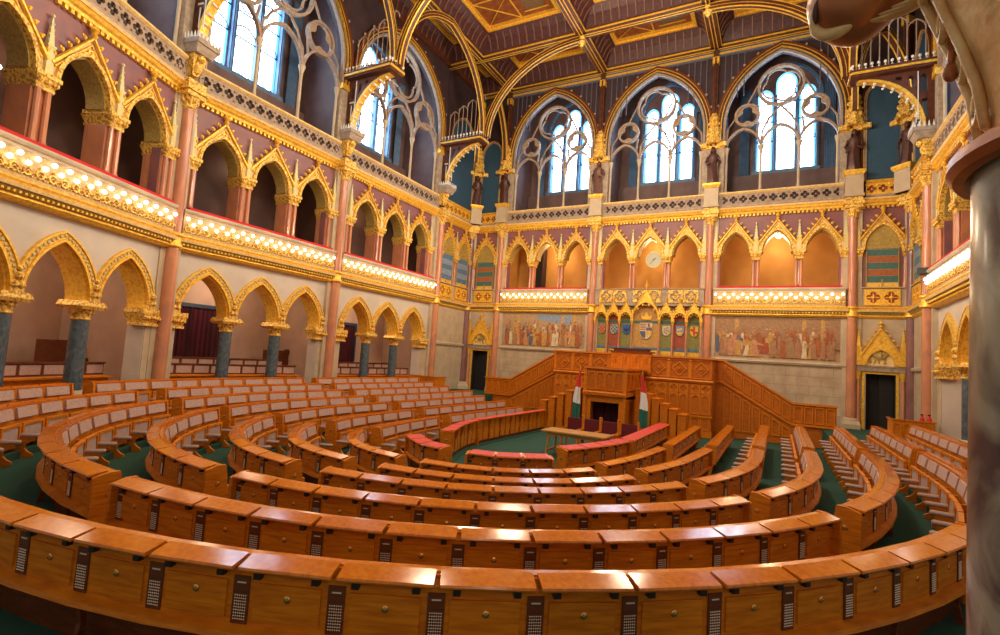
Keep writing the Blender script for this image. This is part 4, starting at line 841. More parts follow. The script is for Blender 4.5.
# ---- murals: painted figures on a flat ground
def mural(cx, lab, seed, bg, sky):
    rnd = random.Random(seed); t = thing('mural', lab, 'painting', (cx,YF,0), 0, 'long figure murals on the far wall')
    x0, x1, z0, z1 = -2.66, 2.66, 3.66, 5.62
    cl = ['rust','rust','peach','ochre','slate','brick','ochre','flesh','rust','earth','cream']
    mats = [PAL[bg], PAL[sky], PAL['sand']] + [PAL[c] for c in cl] + [PAL['flesh']]
    mb = MB().use(0).box(x0,x1,-.02,0,z0,z1).use(1)
    if sky != bg: mb.plate([(x0+2.2,z1-.05),(x0+2.4,z1-.35),(x1-1.5,z1-.55),(x1-1.3,z1-.6),(x1-.9,z1-.5),(x1-.9,z1-.05)],[],-.022,-.02)
    mb.use(2).plate([(x0,z0),(x1,z0),(x1,z0+.35),(x0+2,z0+.5),(x0,z0+.3)],[],-.022,-.02); y = -.023
    for q in (.18,.72,.86) : mb.use(9).box(x0+5.3*q,x0+5.3*q+.16,y,-.02,z0+.9,z1-.02)
    y = -.024
    for row in range(3):
        n = (30,24,18)[row]
        for k in range(n):
            if rnd.random() < .05: continue
            x = x0 + .2 + (k+rnd.random()*.7)*(5.32-.4)/n; h = (1.1,1.0,.95)[row]*rnd.uniform(.82,1.05); zb = z0 + (.42,.25,.10)[row]; w = rnd.uniform(.07,.13)*(1+.12*row)
            lean = rnd.uniform(-.09,.09); y -= .0007; mb.use(3 + rnd.randrange(len(cl)))
            mb.plate([(x-w,zb),(x+w,zb),(x+w*.8+lean,zb+h*.55),(x+w*.75+lean,zb+h*.80),(x+w*.3+lean,zb+h*.86),(x-w*.3+lean,zb+h*.86),(x-w*.75+lean,zb+h*.80),(x-w*.7+lean,zb+h*.5)],[],y,-.02)
            if rnd.random() < .5: s = rnd.choice((-1,1)); mb.plate([(x+lean,zb+h*.78),(x+s*w*2.2,zb+h*rnd.uniform(.5,.9)),(x+s*w*2.1,zb+h*.55),(x+lean,zb+h*.62)],[],y-.0003,-.02)
            mb.use(3+len(cl)).ball((x+lean,y,zb+h*.93),.055,6,1.25,1,.05,4)
            mb.use(3 + rnd.randrange(len(cl))).ball((x+lean,y+.001,zb+h*.965),.058,6,.9,1,.05,4)
    mb.build('painted_scene', mats, t)
    MB().plate(rect(x0-.08,x1+.08,z0-.06,z1+.06), [rect(x0,x1,z0,z1)], -.05, 0).build('border', stone, t)
mural(-6.02, 'long left-hand mural of robed figures before a blue sky, under the balcony', 3, 'sand', 'sky')
mural(6.02, 'long right-hand mural of a crowded court in reds and browns, under the balcony', 8, 'earth', 'earth')

# ---- doors on the far wall
for s, nm in ((-1,'left'),(1,'right')):
    cx = s*10.15
    d = bpy.data.objects.new('door_1', None); COL.objects.link(d); d.location = (cx,YF,0); struct(d)
    MB().box(-.56,.56,.45,.5,.0,3.25).box(-.56,-.54,.02,.5,.8,3.25).box(.54,.56,.02,.5,.8,3.25).build('dark_opening', darkvoid, d)
    MB().plate([(-.66,.0),(-.56,.0),(-.56,3.25),(.56,3.25),(.56,0),(.66,0),(.66,3.35),(-.66,3.35)],[],-.05,.1).build('gilded_jamb', gold, d)
    MB().box(.0,.52,.3,.34,.8,3.2).build('door_leaf', darkvoid, d)
    t = thing('portal', f'gilded gabled portal with a relief of a rider over the far-{nm} doorway', 'portal', (cx,YF,0), 0, 'gilded portals over the far doors')
    MB().mould([(0,3.35),(-.14,3.36),(-.16,3.5),(-.2,3.58),(0,3.62)], -.98, .98).build('lintel', stoneg, t)
    for x in (-.80,.80):
        MB().lathe([(.11,.8),(.11,1.2),(.075,1.3),(.075,3.0)], x, -.08, 10).build('shaft', pink, t, True); MB().lathe([(.08,2.98),(.09,3.05),(.14,3.28),(.15,3.34)], x, -.08, 10).build('capital', gold, t, True)
        mb = MB().box(x-.11,x+.11,-.16,-.02,3.62,4.35).frust(x,-.09,.13,.1,4.35,.13,.1,4.42).frust(x,-.09,.08,.07,4.42,.01,.01,5.2).ball((x,-.09,5.22),.045,6)
        for k in range(4): mb.ball((x+.07-.012*k,-.1,4.55+.14*k),.03,5,rings=3).ball((x-.07+.012*k,-.1,4.55+.14*k),.03,5,rings=3)
        mb.build('pinnacle', gold, t)
    mb = MB().plate([(-.72,3.62),(-.56,3.62)]+arc_pts(.56,3.66,.72,0,8)+[(.56,3.62),(.72,3.62),(.72,4.1),(0,5.25),(-.72,4.1)],[],-.12,0); mb.band(arc_pts(.50,3.66,.64,0,8),arc_pts(.60,3.66,.76,0,8),-.17,-.05); mb.tube([(-.72,-.14,4.05),(0,-.14,5.25),(.72,-.14,4.05)],.05,5); mb.ring(0,4.72,.05,.09,-.15,-.1,10)
    for sd in (-1,1):
        for k in range(5): u = (k+.6)/5.6; mb.ball((sd*.72*(1-u)+sd*.07,-.13,4.08+1.17*u+.1),.06,6)
    mb.lathe([(.03,5.22),(.09,5.32),(.05,5.37),(.11,5.45),(.02,5.58)],0,-.13,8); mb.build('gable', gold, t)
    MB().prism([(-.56,3.62)]+arc_pts(.56,3.66,.72,0,8)+[(.56,3.62)],-.04,0).build('tympanum', goldp, t)
    mb = MB(); mb.ball((0,-.06,3.98),.13,8,.8,1.7,.4).tube([(.16,-.07,4.02),(.27,-.07,4.16),(.33,-.07,4.12)],[.06,.045,.03],6).tube([(-.2,-.07,4.02),(-.34,-.07,4.05),(-.4,-.07,3.92)],[.03,.03,.015],5)
    for x,b in ((-.16,-.24),(-.08,-.02),(.12,.22),(.18,.1)): mb.tube([(x,-.06,3.92),(x+(b-x)*.5,-.06,3.8),(b,-.06,3.70)],[.035,.025,.02],5)
    mb.tube([(0,-.08,4.02),(.02,-.08,4.2)],[.06,.05],6).ball((.03,-.08,4.26),.04,6).tube([(.02,-.08,4.16),(.16,-.08,4.12)],.02,5).ball((-.36,-.05,3.78),.07,6,1.,1,.4); mb.build('rider_relief', golds, t)

# ---- lower arcade of the side walls
def arcarch(k):
    t = thing('arcade_arch', 'x', 'arch', (0,0,0), 0, 'gilded pointed arches of the lower arcade')
    a = .90
    mb = MB().use(0).band(arc_pts(a-.02,3.66,1.42,0,12), arc_pts(a+.05,3.66,1.50,0,12), -.10, .05); mb.use(0).band(arc_pts(a+.20,3.66,1.66,0,12), arc_pts(a+.25,3.66,1.71,0,12), -.10, .02)
    mb.build('gilded_moulding', gold, t); MB().band(arc_pts(a+.05,3.66,1.50,0,12), arc_pts(a+.20,3.66,1.66,0,12), -.06, .03).build('ornate_band', goldo, t)
    mb = MB(); P = arc_pts(a+.125,3.66,1.58,0,16)
    for i in range(1,len(P)-1): mb.ball((P[i][0],-.07,P[i][1]),.045,5,rings=3)
    mb.build('beads', celadon, t)
    MB().band(arc_pts(a-.07,3.66,1.36,0,12), arc_pts(a+.0,3.66,1.44,0,12), .0, .58).build('soffit', gold, t); return t
def arccol():
    t = thing('arcade_column', 'x', 'column', (0,0,0), 0, 'blue-grey marble columns of the lower arcade')
    MB().lathe([(.30,1.1),(.30,1.2),(.24,1.3)],0,.25,14).build('base', stone, t, True)
    MB().lathe([(.215,1.25),(.205,3.2)],0,.25,16).build('shaft', bluemarble, t, True)
    mb = MB().lathe([(.22,3.17),(.24,3.2),(.21,3.24),(.22,3.34),(.30,3.46)],0,.25,12)
    for k in range(8): g = k*PI/4; mb.ball((.24*cos(g),.25+.24*sin(g),3.38),.05,6)
    mb.frust(0,.25,.34,.34,3.46,.40,.38,3.54).frust(0,.25,.40,.38,3.54,.34,.36,3.68); mb.build('gilded_capital', goldo, t)
    MB().frust(0,-.03,.16,.08,3.68,.08,.05,4.25).ball((0,-.10,4.05),.11,8).ball((.08,-.10,3.85),.09,6).ball((-.08,-.10,3.85),.09,6).ball((0,-.1,4.22),.07,6).build('leaf_corbel', goldo, t); return t
def corbel(): 
    t = thing('arch_corbel', 'x', 'corbel', (0,0,0), 0, 'gilded corbels on the stone piers of the lower arcade')
    mb = MB().box(-.40,.40,-.14,.5,3.54,3.68).frust(0,.16,.26,.26,3.24,.38,.34,3.54).box(-.3,.3,-.14,.4,3.16,3.24)
    for k in range(6): mb.ball((-.28+.112*k,-.17,3.40),.06,6)
    mb.build('gilded_corbel', goldo, t); MB().frust(0,-.03,.16,.08,3.68,.08,.05,4.25).ball((0,-.10,4.05),.11,8).ball((.08,-.10,3.85),.09,6).ball((-.08,-.10,3.85),.09,6).build('leaf_knot', goldo, t); return t
gal = [b for b in BAYS if b[3] == 'gallery']; A0 = K0 = C0 = None
for (o, rz, w, kind, ph, wall) in gal:
    for k, x in enumerate(xs3(2.08)):
        q = toworld(o, rz, x, 0); lab = f'gilded lower arcade arch, {NTH3[k]} of three, {ph}'
        if not A0: A0 = arcarch(0); A0.location = (*q,0); A0.rotation_euler.z = rz; A0['label'] = lab
        else: dup(A0, (*q,0), rz, lab)
    for k, x in enumerate((-1.04,1.04)):
        q = toworld(o, rz, x, 0); lab = f"blue-grey marble arcade column, {('left','right')[k]} of two, {ph}"
        if not K0: K0 = arccol(); K0.location = (*q,0); K0.rotation_euler.z = rz; K0['label'] = lab
        else: dup(K0, (*q,0), rz, lab)
    for k, x in enumerate((-3.08,3.08)):
        q = toworld(o, rz, x, 0); lab = f"gilded corbel at the {('left','right')[k]} end of the arcade, {ph}"
        if not C0: C0 = corbel(); C0.location = (*q,0); C0.rotation_euler.z = rz; C0['label'] = lab
        else: dup(C0, (*q,0), rz, lab)
# behind the arcade: curtained and dark doorways, carved bench ends
def doorway(o, rz, x, w, m, lab):
    q = toworld(o, rz, x, 3.28); t = thing('curtained_doorway', lab, 'curtain', (*q,0), rz, 'doorways behind the left arcade')
    n = 30; mb = MB().sect([(0,1.15),(0,4.1),(.02,4.1),(.02,1.15)], [(lambda p_, k=k: (-w/2+w*k/n, -.12+p_[0]+.04*sin(k*2.2), p_[1])) for k in range(n+1)]); mb.build('curtain', m, t, True)
    MB().plate([(-w/2-.1,1.15),(-w/2,1.15),(-w/2,4.1),(w/2,4.1),(w/2,1.15),(w/2+.1,1.15),(w/2+.1,4.25),(-w/2-.1,4.25)],[],-.2,0).build('frame', MATS['lead_bars'], t)
doorway((-11.2,12.87), RL, -.37, 2.0, curtain, 'burgundy curtain hanging in a doorway behind the middle arcade of the left wall')
doorway((-11.25,20.2), RL, .45, 1.4, curtain, 'dark curtained doorway behind the farthest arcade of the left wall')
def carvedend(o, rz, x, y, lab):
    q = toworld(o, rz, x, y); t = thing('carved_bench', lab, 'bench', (*q,1.15), rz, 'dark carved bench ends behind the left arcade')
    MB().prism([(-.9,0),(.75,0),(.75,.75),(.62,.80),(.45,.85),(.36,1.05),(.30,1.30),(.05,1.42),(-.9,1.42)], 0, .1).build('carved_side', wooddark, t)
    mb = MB(); mb.lathe([(.11,-.02),(.11,.14)], .68, .0, 12).lathe([(.13,-.02),(.13,.14)], .28, 0, 12); mb.v = [(x_, z_, y_ + (.78 if x_ > .5 else 1.36)) for x_, y_, z_ in mb.v]; mb.build('scroll', wooddark, t)
    MB().box(-.9,.7,.1,.6,0,.5).build('seat', wooddark, t)
carvedend((-9.66,6.03), RA, 2.75, 2.2, 'dark carved bench with scrolled end behind the nearest arcade')
carvedend((-11.2,12.87), RL, 3.05, 2.2, 'dark carved bench with scrolled end behind the middle arcade')

# ---- balustrades under the windows, blue niches, statues
def balustrade(o, rz, w, lab, gilt=False):
    t = thing('balustrade', lab, 'balustrade', (o[0],o[1],0), rz, 'pierced balustrades below the windows')
    h = w/2-.36; n = max(2, int(2*h/.42)); s = 2*h/n; a = gold if gilt else traceryst
    mb = MB().plate(rect(-h,h,11.3,11.84), [foil(-h+(k+.5)*s, 11.57, min(.2,s*.44), 4, 5) for k in range(n)], -.12, -.04)
    for k in range(n): mb.ball((-h+(k+.5)*s,-.08,11.57),.045,5,rings=3)
    for k in range(n+1): mb.ball((-h+k*s,-.14,11.74),.05,5,rings=3).ball((-h+k*s,-.14,11.40),.04,5,rings=3)
    mb.build('pierced_panel', a, t); MB().mould([(.05,11.84),(-.14,11.84),(-.22,11.90),(-.2,11.97),(.05,12.0)], -h, h).build('top_rail', gold if gilt else goldp, t)
    MB().mould([(.05,11.18),(-.16,11.2),(-.14,11.3),(.05,11.32)], -h, h).build('bottom_rail', stoneg, t)
    MB().box(-h,h,-.02,.0,11.3,11.84).build('backing', mauvepl if not gilt else PAL['brick'], t)
def bluepanel(o, rz, a, lab):
    t = thing('blue_niche', lab, 'niche', (o[0],o[1],0), rz, 'blue painted niches in the upper corners')
    MB().prism(opening(a,11.9,15.8,a*1.25,0,8), -.02, .0).build('blue_field', bluepl, t)
    mb = MB().use(0); Z = lambda d: [(-(a+d),11.95)] + arc_pts(a+d,15.8,a*1.25+d,0,8) + [(a+d,11.95)]
    mb.band(Z(0),Z(.10),-.08,0); mb.use(1).band(Z(.10),Z(.13),-.12,0); mb.use(2).band(Z(.13),Z(.24),-.10,0); mb.build('arch_moulding', [traceryst, gold, ceilwood], t)
def statue(x, y, rz, lab, m, kind=0):
    t = thing('statue', lab, 'statue', (x,y,12.42), rz, 'bronze statues between the upper windows')
    mb = MB(); n = 20; prof = [(.27,0),(.285,.05),(.25,.3),(.24,.7),(.22,1.0),(.20,1.15),(.235,1.38),(.25,1.5),(.22,1.60),(.10,1.66),(.06,1.70),(.06,1.76)]; vs = []
    for q,(r,z) in enumerate(prof):
        for k in range(n):
            g = 2*PI*k/n; f = 1 + (.10*cos(6*g+z*1.3+kind) if z < 1.2 else 0); sw = .03*sin(z*3+kind); vs.append((r*f*cos(g)+sw, r*f*.72*sin(g), z))
    fs = [(q*n+k, q*n+(k+1)%n, (q+1)*n+(k+1)%n, (q+1)*n+k) for q in range(len(prof)-1) for k in range(n)] + [tuple(reversed(range(n))), tuple(range((len(prof)-1)*n, len(prof)*n))]
    mb.add(vs, fs)
    s = 1 if kind % 2 else -1
    mb.tube([(s*.22,0,1.5),(s*.32,-.05,1.22),(s*.22,-.22,1.05),(s*.08,-.26,1.12)],[.085,.08,.06,.04],8).tube([(-s*.22,0,1.5),(-s*.33,.0,1.2),(-s*.30,-.12,.92),(-s*.28,-.16,.84)],[.085,.075,.055,.04],8)
    mb.ball((0,-.02,1.86),.10,10,1.25).ball((0,-.11,1.85),.022,5).ball((0,.01,1.90),.115,10,1.15,1,.95).tube([(s*.1,.06,1.85),(s*.12,.07,1.70)],[.05,.03],6).tube([(-s*.1,.06,1.85),(-s*.12,.07,1.70)],[.05,.03],6); mb.build('figure', m, t, True)
    mb = MB(); mb.tube([(-s*.30,-.16,.0+.02),(-s*.27,-.17,1.15)],.022,6).box(-s*.30-.05,-s*.30+.05,-.18,-.14,.86,.90); mb.build('held_staff', statuem, t)
def pedestal(x, y, rz, lab):
    t = thing('pedestal', lab, 'pedestal', (x,y,0), rz, 'stone pedestals under the statues')
    MB().box(-.34,.34,-.3,.3,11.2,12.2).box(-.38,.38,-.34,.3,11.2,11.32).build('block', stone, t); MB().frust(0,0,.36,.34,12.2,.42,.4,12.32).box(-.42,.42,-.4,.3,12.32,12.42).build('gilded_cap', gold, t)
def canopy(x, y, rz, lab):
    t = thing('statue_canopy', lab, 'canopy', (x,y,0), rz, 'gilded canopies above the statues')
    mb = MB().lathe([(.30,14.62),(.40,14.72),(.38,14.86),(.30,14.92),(.28,15.3),(.34,15.38),(.24,15.5),(.20,15.85),(.28,15.95),(.16,16.1),(.12,16.3)], 0, 0, 8)
    for k in range(8): g = k*PI/4; mb.ball((.38*cos(g),.38*sin(g),14.62),.09,6).ball((.30*cos(g),.30*sin(g),15.1),.08,6,1.5).ball((.24*cos(g),.24*sin(g),15.7),.06,6,1.5)
    mb.box(-.62,.62,-.0,.1,14.4,14.62).box(-.62,-.3,-.2,.1,14.4,14.62).box(.3,.62,-.2,.1,14.4,14.62); mb.build('carved_canopy', goldo, t)
    MB().box(-.13,.13,-.10,.3,16.2,19.7).lathe([(.06,16.2),(.05,19.2)],0,-.14,8).build('wall_shaft', ceilwood, t); MB().box(-.16,.16,-.16,.2,18.9,19.25).build('gilded_band', gold, t)
SP = [(-9.09,'left of the first far window',0),(-3.04,'between the first and middle far windows',1),(3.04,'between the middle and right far windows',2),(9.09,'right of the third far window',3)]
for x, d, k in SP:
    y = YF-.15; pedestal(x,y,0,f'stone pedestal with gilded cap carrying the statue {d}'); statue(x,y-.05,0,f'dark robed bronze statue standing {d}', (statuem,statuep)[k%2] if k<3 else MATS['statue_brown'], k); canopy(x,y,0,f'gilded canopy above the statue {d}')
for s, nm in ((-1,'left'),(1,'right')):
    x = s*11.0; y = YF-.35; rz = -s*PI/4*-1 if 0 else (PI/4 if s < 0 else -PI/4)
    pedestal(x,y,rz,f'stone pedestal in the far-{nm} upper corner'); statue(x,y,rz,f'dark bronze statue standing in the far-{nm} upper corner', statuem, 4+(s>0)); canopy(x,y,rz,f'gilded canopy over the statue in the far-{nm} corner')
for (o, rz, w, kind, ph, wall) in BAYS:
    if kind in ('mural','center','gallery'): balustrade(o, rz, w, f'pierced stone balustrade below the window, {ph}')
    else: balustrade(o, rz, w if kind == 'side' else w-.25, f'gilded balustrade below the blue niche, {ph}', True); bluepanel(o, rz, .62 if kind == 'door' else 1.3, f'deep blue pointed niche, {ph}')

# ---- hammer-beam brackets
def hammer():
    t = thing('hammer_beam_bracket', 'x', 'bracket', (0,0,0), 0, 'carved hammer-beam brackets')
    X = lambda mb: (setattr(mb,'v',[(y, -x, z) for x, y, z in mb.v]), mb)[1]      # profile plane (out, z) -> local
    mb = MB().frust(0,-.12,.12,.12,11.45,.26,.28,12.1).ball((0,-.28,11.75),.16,8,1.6).ball((0,-.42,12.0),.14,8); mb.build('gilded_corbel', goldo, t)
    mb = MB().frust(0,-.25,.32,.3,12.1,.42,.42,12.35).box(-.44,.44,-.72,.1,12.35,12.5); mb.build('corbel_slab', stoneg, t)
    mb = MB()
    for k in range(7): mb.frust(-.42+.14*k,-.70,.035,.03,12.5,.005,.005,12.72)
    for k in range(5): mb.frust(.42,-.66+.14*k,.03,.035,12.5,.005,.005,12.72).frust(-.42,-.66+.14*k,.03,.035,12.5,.005,.005,12.72)
    mb.build('lower_cresting', white, t)
    n = 10; q = [(.42+2.05*(1-cos(PI/2*i/n)), 12.5+2.2*sin(PI/2*i/n)) for i in range(n+1)]
    q = [(.35+2.1*sin(PI/2*i/n)**1.0*0 + 2.1*(1-cos(PI/2*i/n)), 12.5+2.25*sin(PI/2*i/n)) for i in range(n+1)]
    mb = MB().band(q, [(x-.09,z+.07) for x,z in q], -.15, .15).use(1)
    for x, z in q[1:-1]: mb.ball((x+.07,-.12,z-.06),.055,6,rings=3).ball((x+.07,.12,z-.06),.055,6,rings=3).ball((x+.03,0,z-.03),.05,5,rings=3)
    X(mb).build('gilded_rib', [gold, white], t)
    X(MB().plate([(0.02,12.5),(.25,12.5)] + [(x-.07,z+.06) for x,z in q] + [(2.5,14.85),(0.02,14.85)], [rect(.22,.40,13.0,13.7), [(.22,14.0),(.44,14.0),(.44,14.6),(.33,14.7),(.22,14.6)], [(.62,14.1),(.82,14.35),(.82,14.62),(.72,14.7),(.62,14.62)], [(1.0,14.5),(1.2,14.6),(1.2,14.7),(1.0,14.7)]], -.14, .14)).build('spandrel', ceilwood, t)
    X(MB().box(.30,.33,-.17,-.14,13.0,13.7).box(.2,.42,-.17,-.14,13.8,13.86).box(.5,.53,-.17,-.14,12.9,14.8).box(.5,.53,.14,.17,12.9,14.8)).build('slender_bars', white, t)
    PB = X(MB().box(0,2.62,-.42,.42,14.85,15.0).box(0,2.70,-.47,.47,15.0,15.12))
    X(MB().box(0,2.66,-.485,-.45,14.93,15.02).box(0,2.66,.45,.485,14.93,15.02).box(2.66,2.72,-.45,.45,14.93,15.02)).build('gilded_edge', gold, t)
    mb = PB; X(mb); mb.v = [(-p[0],-p[1],p[2]) for p in mb.v]; mb.use(1)
    for k in range(13):
        for y in (-.44,.44): mb.frust(.1+.21*k,y,.04,.02,15.12,.006,.006,15.2).ball((.1+.21*k,y,15.28),.055,5,1.3,rings=3)
    for k in range(4): mb.ball((2.66,-.33+.22*k,15.28),.055,5,1.3,rings=3).frust(2.66,-.33+.22*k,.02,.04,15.12,.006,.006,15.2)
    X(mb).build('crested_platform', [ceilwood, white], t)
    mb = MB()
    for k in range(8): mb.tube([(.25+.29*k,0,15.12),(.25+.29*k,0,16.9+.12*k)],.022,5)
    for k in range(4): mb.band(arc_pts(.27,16.6+.25*k,.36,.54+.58*k,5), arc_pts(.31,16.6+.25*k,.41,.54+.58*k,5), -.02,.02)
    X(mb).build('pierced_screen', traceryst, t)
    return t
H0 = hammer(); H0['label'] = 'carved hammer-beam bracket on the left wall nearest the far corner'
p_ = (-11.2, 24.03); H0.location = (*p_,0); H0.rotation_euler.z = RL
dup(H0, (-11.15,16.4,0), RL, 'carved hammer-beam bracket on the left wall between the two windows')
dup(H0, (-11.05,9.35,0), RL*1.13, 'carved hammer-beam bracket at the upper left, nearest the camera')
dup(H0, (11.2,24.03,0), RR, 'carved hammer-beam bracket on the right wall beside the bronze beast')

# loggia lamps
def lamp(x, y, z, lab):
    t = thing('ceiling_lamp', lab, 'lamp', (x,y,z), 0, 'round white lamps inside the loggias')
    MB().ball((0,0,0),.13,12,.6,rings=6).build('lit_shade', bulbm, t, True); MB().lathe([(.05,.06),(.05,.3)],n=8).build('stem', gold, t)
lamp(6.1,YF+1.3,9.9,'small white lamp glowing in the loggia above the right mural')
for k,(x,y,z) in enumerate(((-12.9,17.2,9.55),(-12.6,17.9,9.4))): lamp(x,y,z,f"bright lamp inside the loggia of the farthest left balcony, {('nearer','farther')[k]} of two")
for k,(x,y,z) in enumerate(((-10.6,4.1,9.4),(-10.9,4.7,9.25),(-10.3,3.7,9.2))): lamp(x,y,z,f"bright lamp inside the loggia at the top left edge, {('middle','farther','nearer')[k]} of three")
t = thing('spotlight', 'small black spotlight clamped to the pink column on the right wall', 'lamp', (10.95,23.9,6.95), -.4)
MB().box(-.2,.2,-.35,.1,0,.22).box(-.02,.02,-.02,.3,-.15,.05).build('housing', MATS['black_metal'], t)
# ================================================================== ceiling
ZC = 19.7
ribm = mat('cove_rib', (.20,.085,.05), .5)
XB = [-9.09,-3.04,3.04,9.09]; YB = [9.35,16.4,24.03,YF-.15]
mb = MB().use(0)
for x in XB: mb.box(x-.26,x+.26,2.3,YF,ZC,ZC+.75).use(1).box(x-.29,x-.25,2.3,YF,ZC+.02,ZC+.10).box(x+.25,x+.29,2.3,YF,ZC+.02,ZC+.10).box(x-.10,x-.06,2.3,YF,ZC-.03,ZC+.0).box(x+.06,x+.10,2.3,YF,ZC-.03,ZC).use(0)
for y in YB + [2.3]:
    mb.box(-11.3,11.3,y-.26,y+.26,ZC,ZC+.75).use(1).box(-11.3,11.3,y-.29,y-.25,ZC+.02,ZC+.10).box(-11.3,11.3,y+.25,y+.29,ZC+.02,ZC+.10).box(-11.3,11.3,y-.10,y-.06,ZC-.03,ZC).box(-11.3,11.3,y+.06,y+.10,ZC-.03,ZC).use(0)
for x in (-11.2,11.2): mb.box(x-.2,x+.2,2.3,YF,ZC,ZC+.75)
struct(mb.build('ceiling', [ceilwood, gold]))
struct(MB().box(-14.,14.,2.0,31,21.6,21.9).build('ceiling', ceilpurple))
def ringz(mb, x0,x1,y0,y1,z0, X0,X1,Y0,Y1,z1):  # sloped rectangular collar
    mb.add([(x0,y0,z0),(x1,y0,z0),(x1,y1,z0),(x0,y1,z0),(X0,Y0,z1),(X1,Y0,z1),(X1,Y1,z1),(X0,Y1,z1)], [(0,1,5,4),(1,2,6,5),(2,3,7,6),(3,0,4,7)])
xs = [-11.3]+XB+[11.3]; ys = [2.3]+YB; NX = ['far left','left','middle','right','far right']; NY = ['above the camera end','in the second row from the near end','in the third row','along the far wall']
for i in range(5):
    for j in range(4):
        x0,x1,y0,y1 = xs[i]+.26, xs[i+1]-.26, ys[j]+.26, ys[j+1]-.26; cx,cy = (x0+x1)/2,(y0+y1)/2; a,b = (x1-x0)/2,(y1-y0)/2
        t = thing('ceiling_coffer', f'gilded wooden ceiling coffer, {NX[i]} column, {NY[j]}', 'coffer', (cx,cy,ZC+.2), 0, 'coffers of the wooden ceiling')
        e = min(.62, a*.5, b*.5); mb = MB(); ringz(mb, -a,a,-b,b,0, -a+e*.35,a-e*.35,-b+e*.35,b-e*.35,.55); ringz(mb, -a+e*.35,a-e*.35,-b+e*.35,b-e*.35,.55, -a+e,a-e,-b+e,b-e,.85); mb.build('cove', ceilpurple, t)
        mb = MB().use(0)
        n = max(2,int(2*(a-e*.4)/.42))
        for k in range(n):
            x = -a+e*.5+(k+.5)*2*(a-e*.5)/n
            for s in (-1,1): mb.tube([(x,s*(b-.05),.05),(x,s*(b-e*.30),.42),(x,s*(b-e*.8),.80)],.035,4)
        n = max(2,int(2*(b-e*.4)/.42))
        for k in range(n):
            y = -b+e*.5+(k+.5)*2*(b-e*.5)/n
            for s in (-1,1): mb.tube([(s*(a-.05),y,.05),(s*(a-e*.30),y,.42),(s*(a-e*.8),y,.80)],.035,4)
        mb.build('cove_ribs', ribm, t)
        mb = MB(); A,B = a-e, b-e
        for w0,w1,z0,z1 in ((0,.10,.78,.84),(.10,.20,.84,.9)):
            mb.box(-A+w0,A-w0,-B+w0,-B+w1,z0,z1+.1).box(-A+w0,A-w0,B-w1,B-w0,z0,z1+.1).box(-A+w0,-A+w1,-B+w1,B-w1,z0,z1+.1).box(A-w1,A-w0,-B+w1,B-w1,z0,z1+.1)
        n = int(2*A/.16)
        for k in range(n): mb.box(-A+(k+.3)*2*A/n,-A+(k+.7)*2*A/n,-B-.04,-B,.80,.86).box(-A+(k+.3)*2*A/n,-A+(k+.7)*2*A/n,B,B+.04,.80,.86)
        mb.build('gilded_rim', gold, t)
        MB().box(-A,A,-B,B,1.0,1.05).build('panel', ceilorange, t)
        mb = MB().use(0); nx = max(1,round(A/1.0)); ny = max(1,round(B/1.0)); dx, dy = 2*(A-.2)/nx, 2*(B-.2)/ny
        for k in range(nx):
            for l in range(ny):
                X0, Y0 = -A+.2+k*dx, -B+.2+l*dy; X1, Y1 = X0+dx, Y0+dy; c = ((X0+X1)/2,(Y0+Y1)/2); z = .97
                if (k+l) % 2 == 0: mb.use(0).tube([(X0,Y0,z),(X1,Y1,z)],.03,4).tube([(X0,Y1,z),(X1,Y0,z)],.02,4)
                else: mb.use(1).box(X0+dx*.22,X1-dx*.22,Y0+dy*.22,Y1-dy*.22,z+.01,z+.03).use(0).box(X0+dx*.16,X1-dx*.16,Y0+dy*.16,Y0+dy*.19,z,z+.03).box(X0+dx*.16,X1-dx*.16,Y1-dy*.19,Y1-dy*.16,z,z+.03)
        for k in range(1,nx): mb.box(-A+.2+k*dx-.03,-A+.2+k*dx+.03,-B+.2,B-.2,.95,1.0)
        for l in range(1,ny): mb.box(-A+.2,A-.2,-B+.2+l*dy-.03,-B+.2+l*dy+.03,.95,1.0)
        mb.build('gilded_lattice', [gold, ceildark], t)
# hammer-beam arches
def ribarch(p0, p1, zs, ztop, lab, half=False):
    t = thing('ceiling_rib', lab, 'arch', ((p0[0]+p1[0])/2,(p0[1]+p1[1])/2,0), math.atan2(p1[1]-p0[1], p1[0]-p0[0]), 'moulded wooden ribs carrying the ceiling')
    L = math.dist(p0,p1)
    if half:                                   # quarter arch: rises from p0, flat at p1
        n = 18; P = [(-L/2 + L*(1-cos(PI/2*i/n)), zs + (ztop-zs)*sin(PI/2*i/n)) for i in range(n+1)]; Q = [(-L/2+.34+ (L-.34)*(1-cos(PI/2*i/n)), zs + (ztop-.34-zs)*sin(PI/2*i/n)) for i in range(n+1)]
    else: P = arc_pts(L/2, zs, ztop-zs, 0, 14); Q = arc_pts(L/2-.24, zs, ztop-zs-.30, 0, 14)
    m = lambda f: [(a[0]+(b[0]-a[0])*f, a[1]+(b[1]-a[1])*f) for a, b in zip(P,Q)]
    MB().band(m(0),m(1),-.10,.10).build('rib', ceilwood, t); mb = MB().band(m(.93),m(1.05),-.14,-.09).band(m(.93),m(1.05),.09,.14).band(m(.02),m(.10),-.12,-.09).band(m(.02),m(.10),.09,.12).band(m(.5),m(.56),-.12,-.09).band(m(.5),m(.56),.09,.12); mb.build('gilded_edges', gold, t)
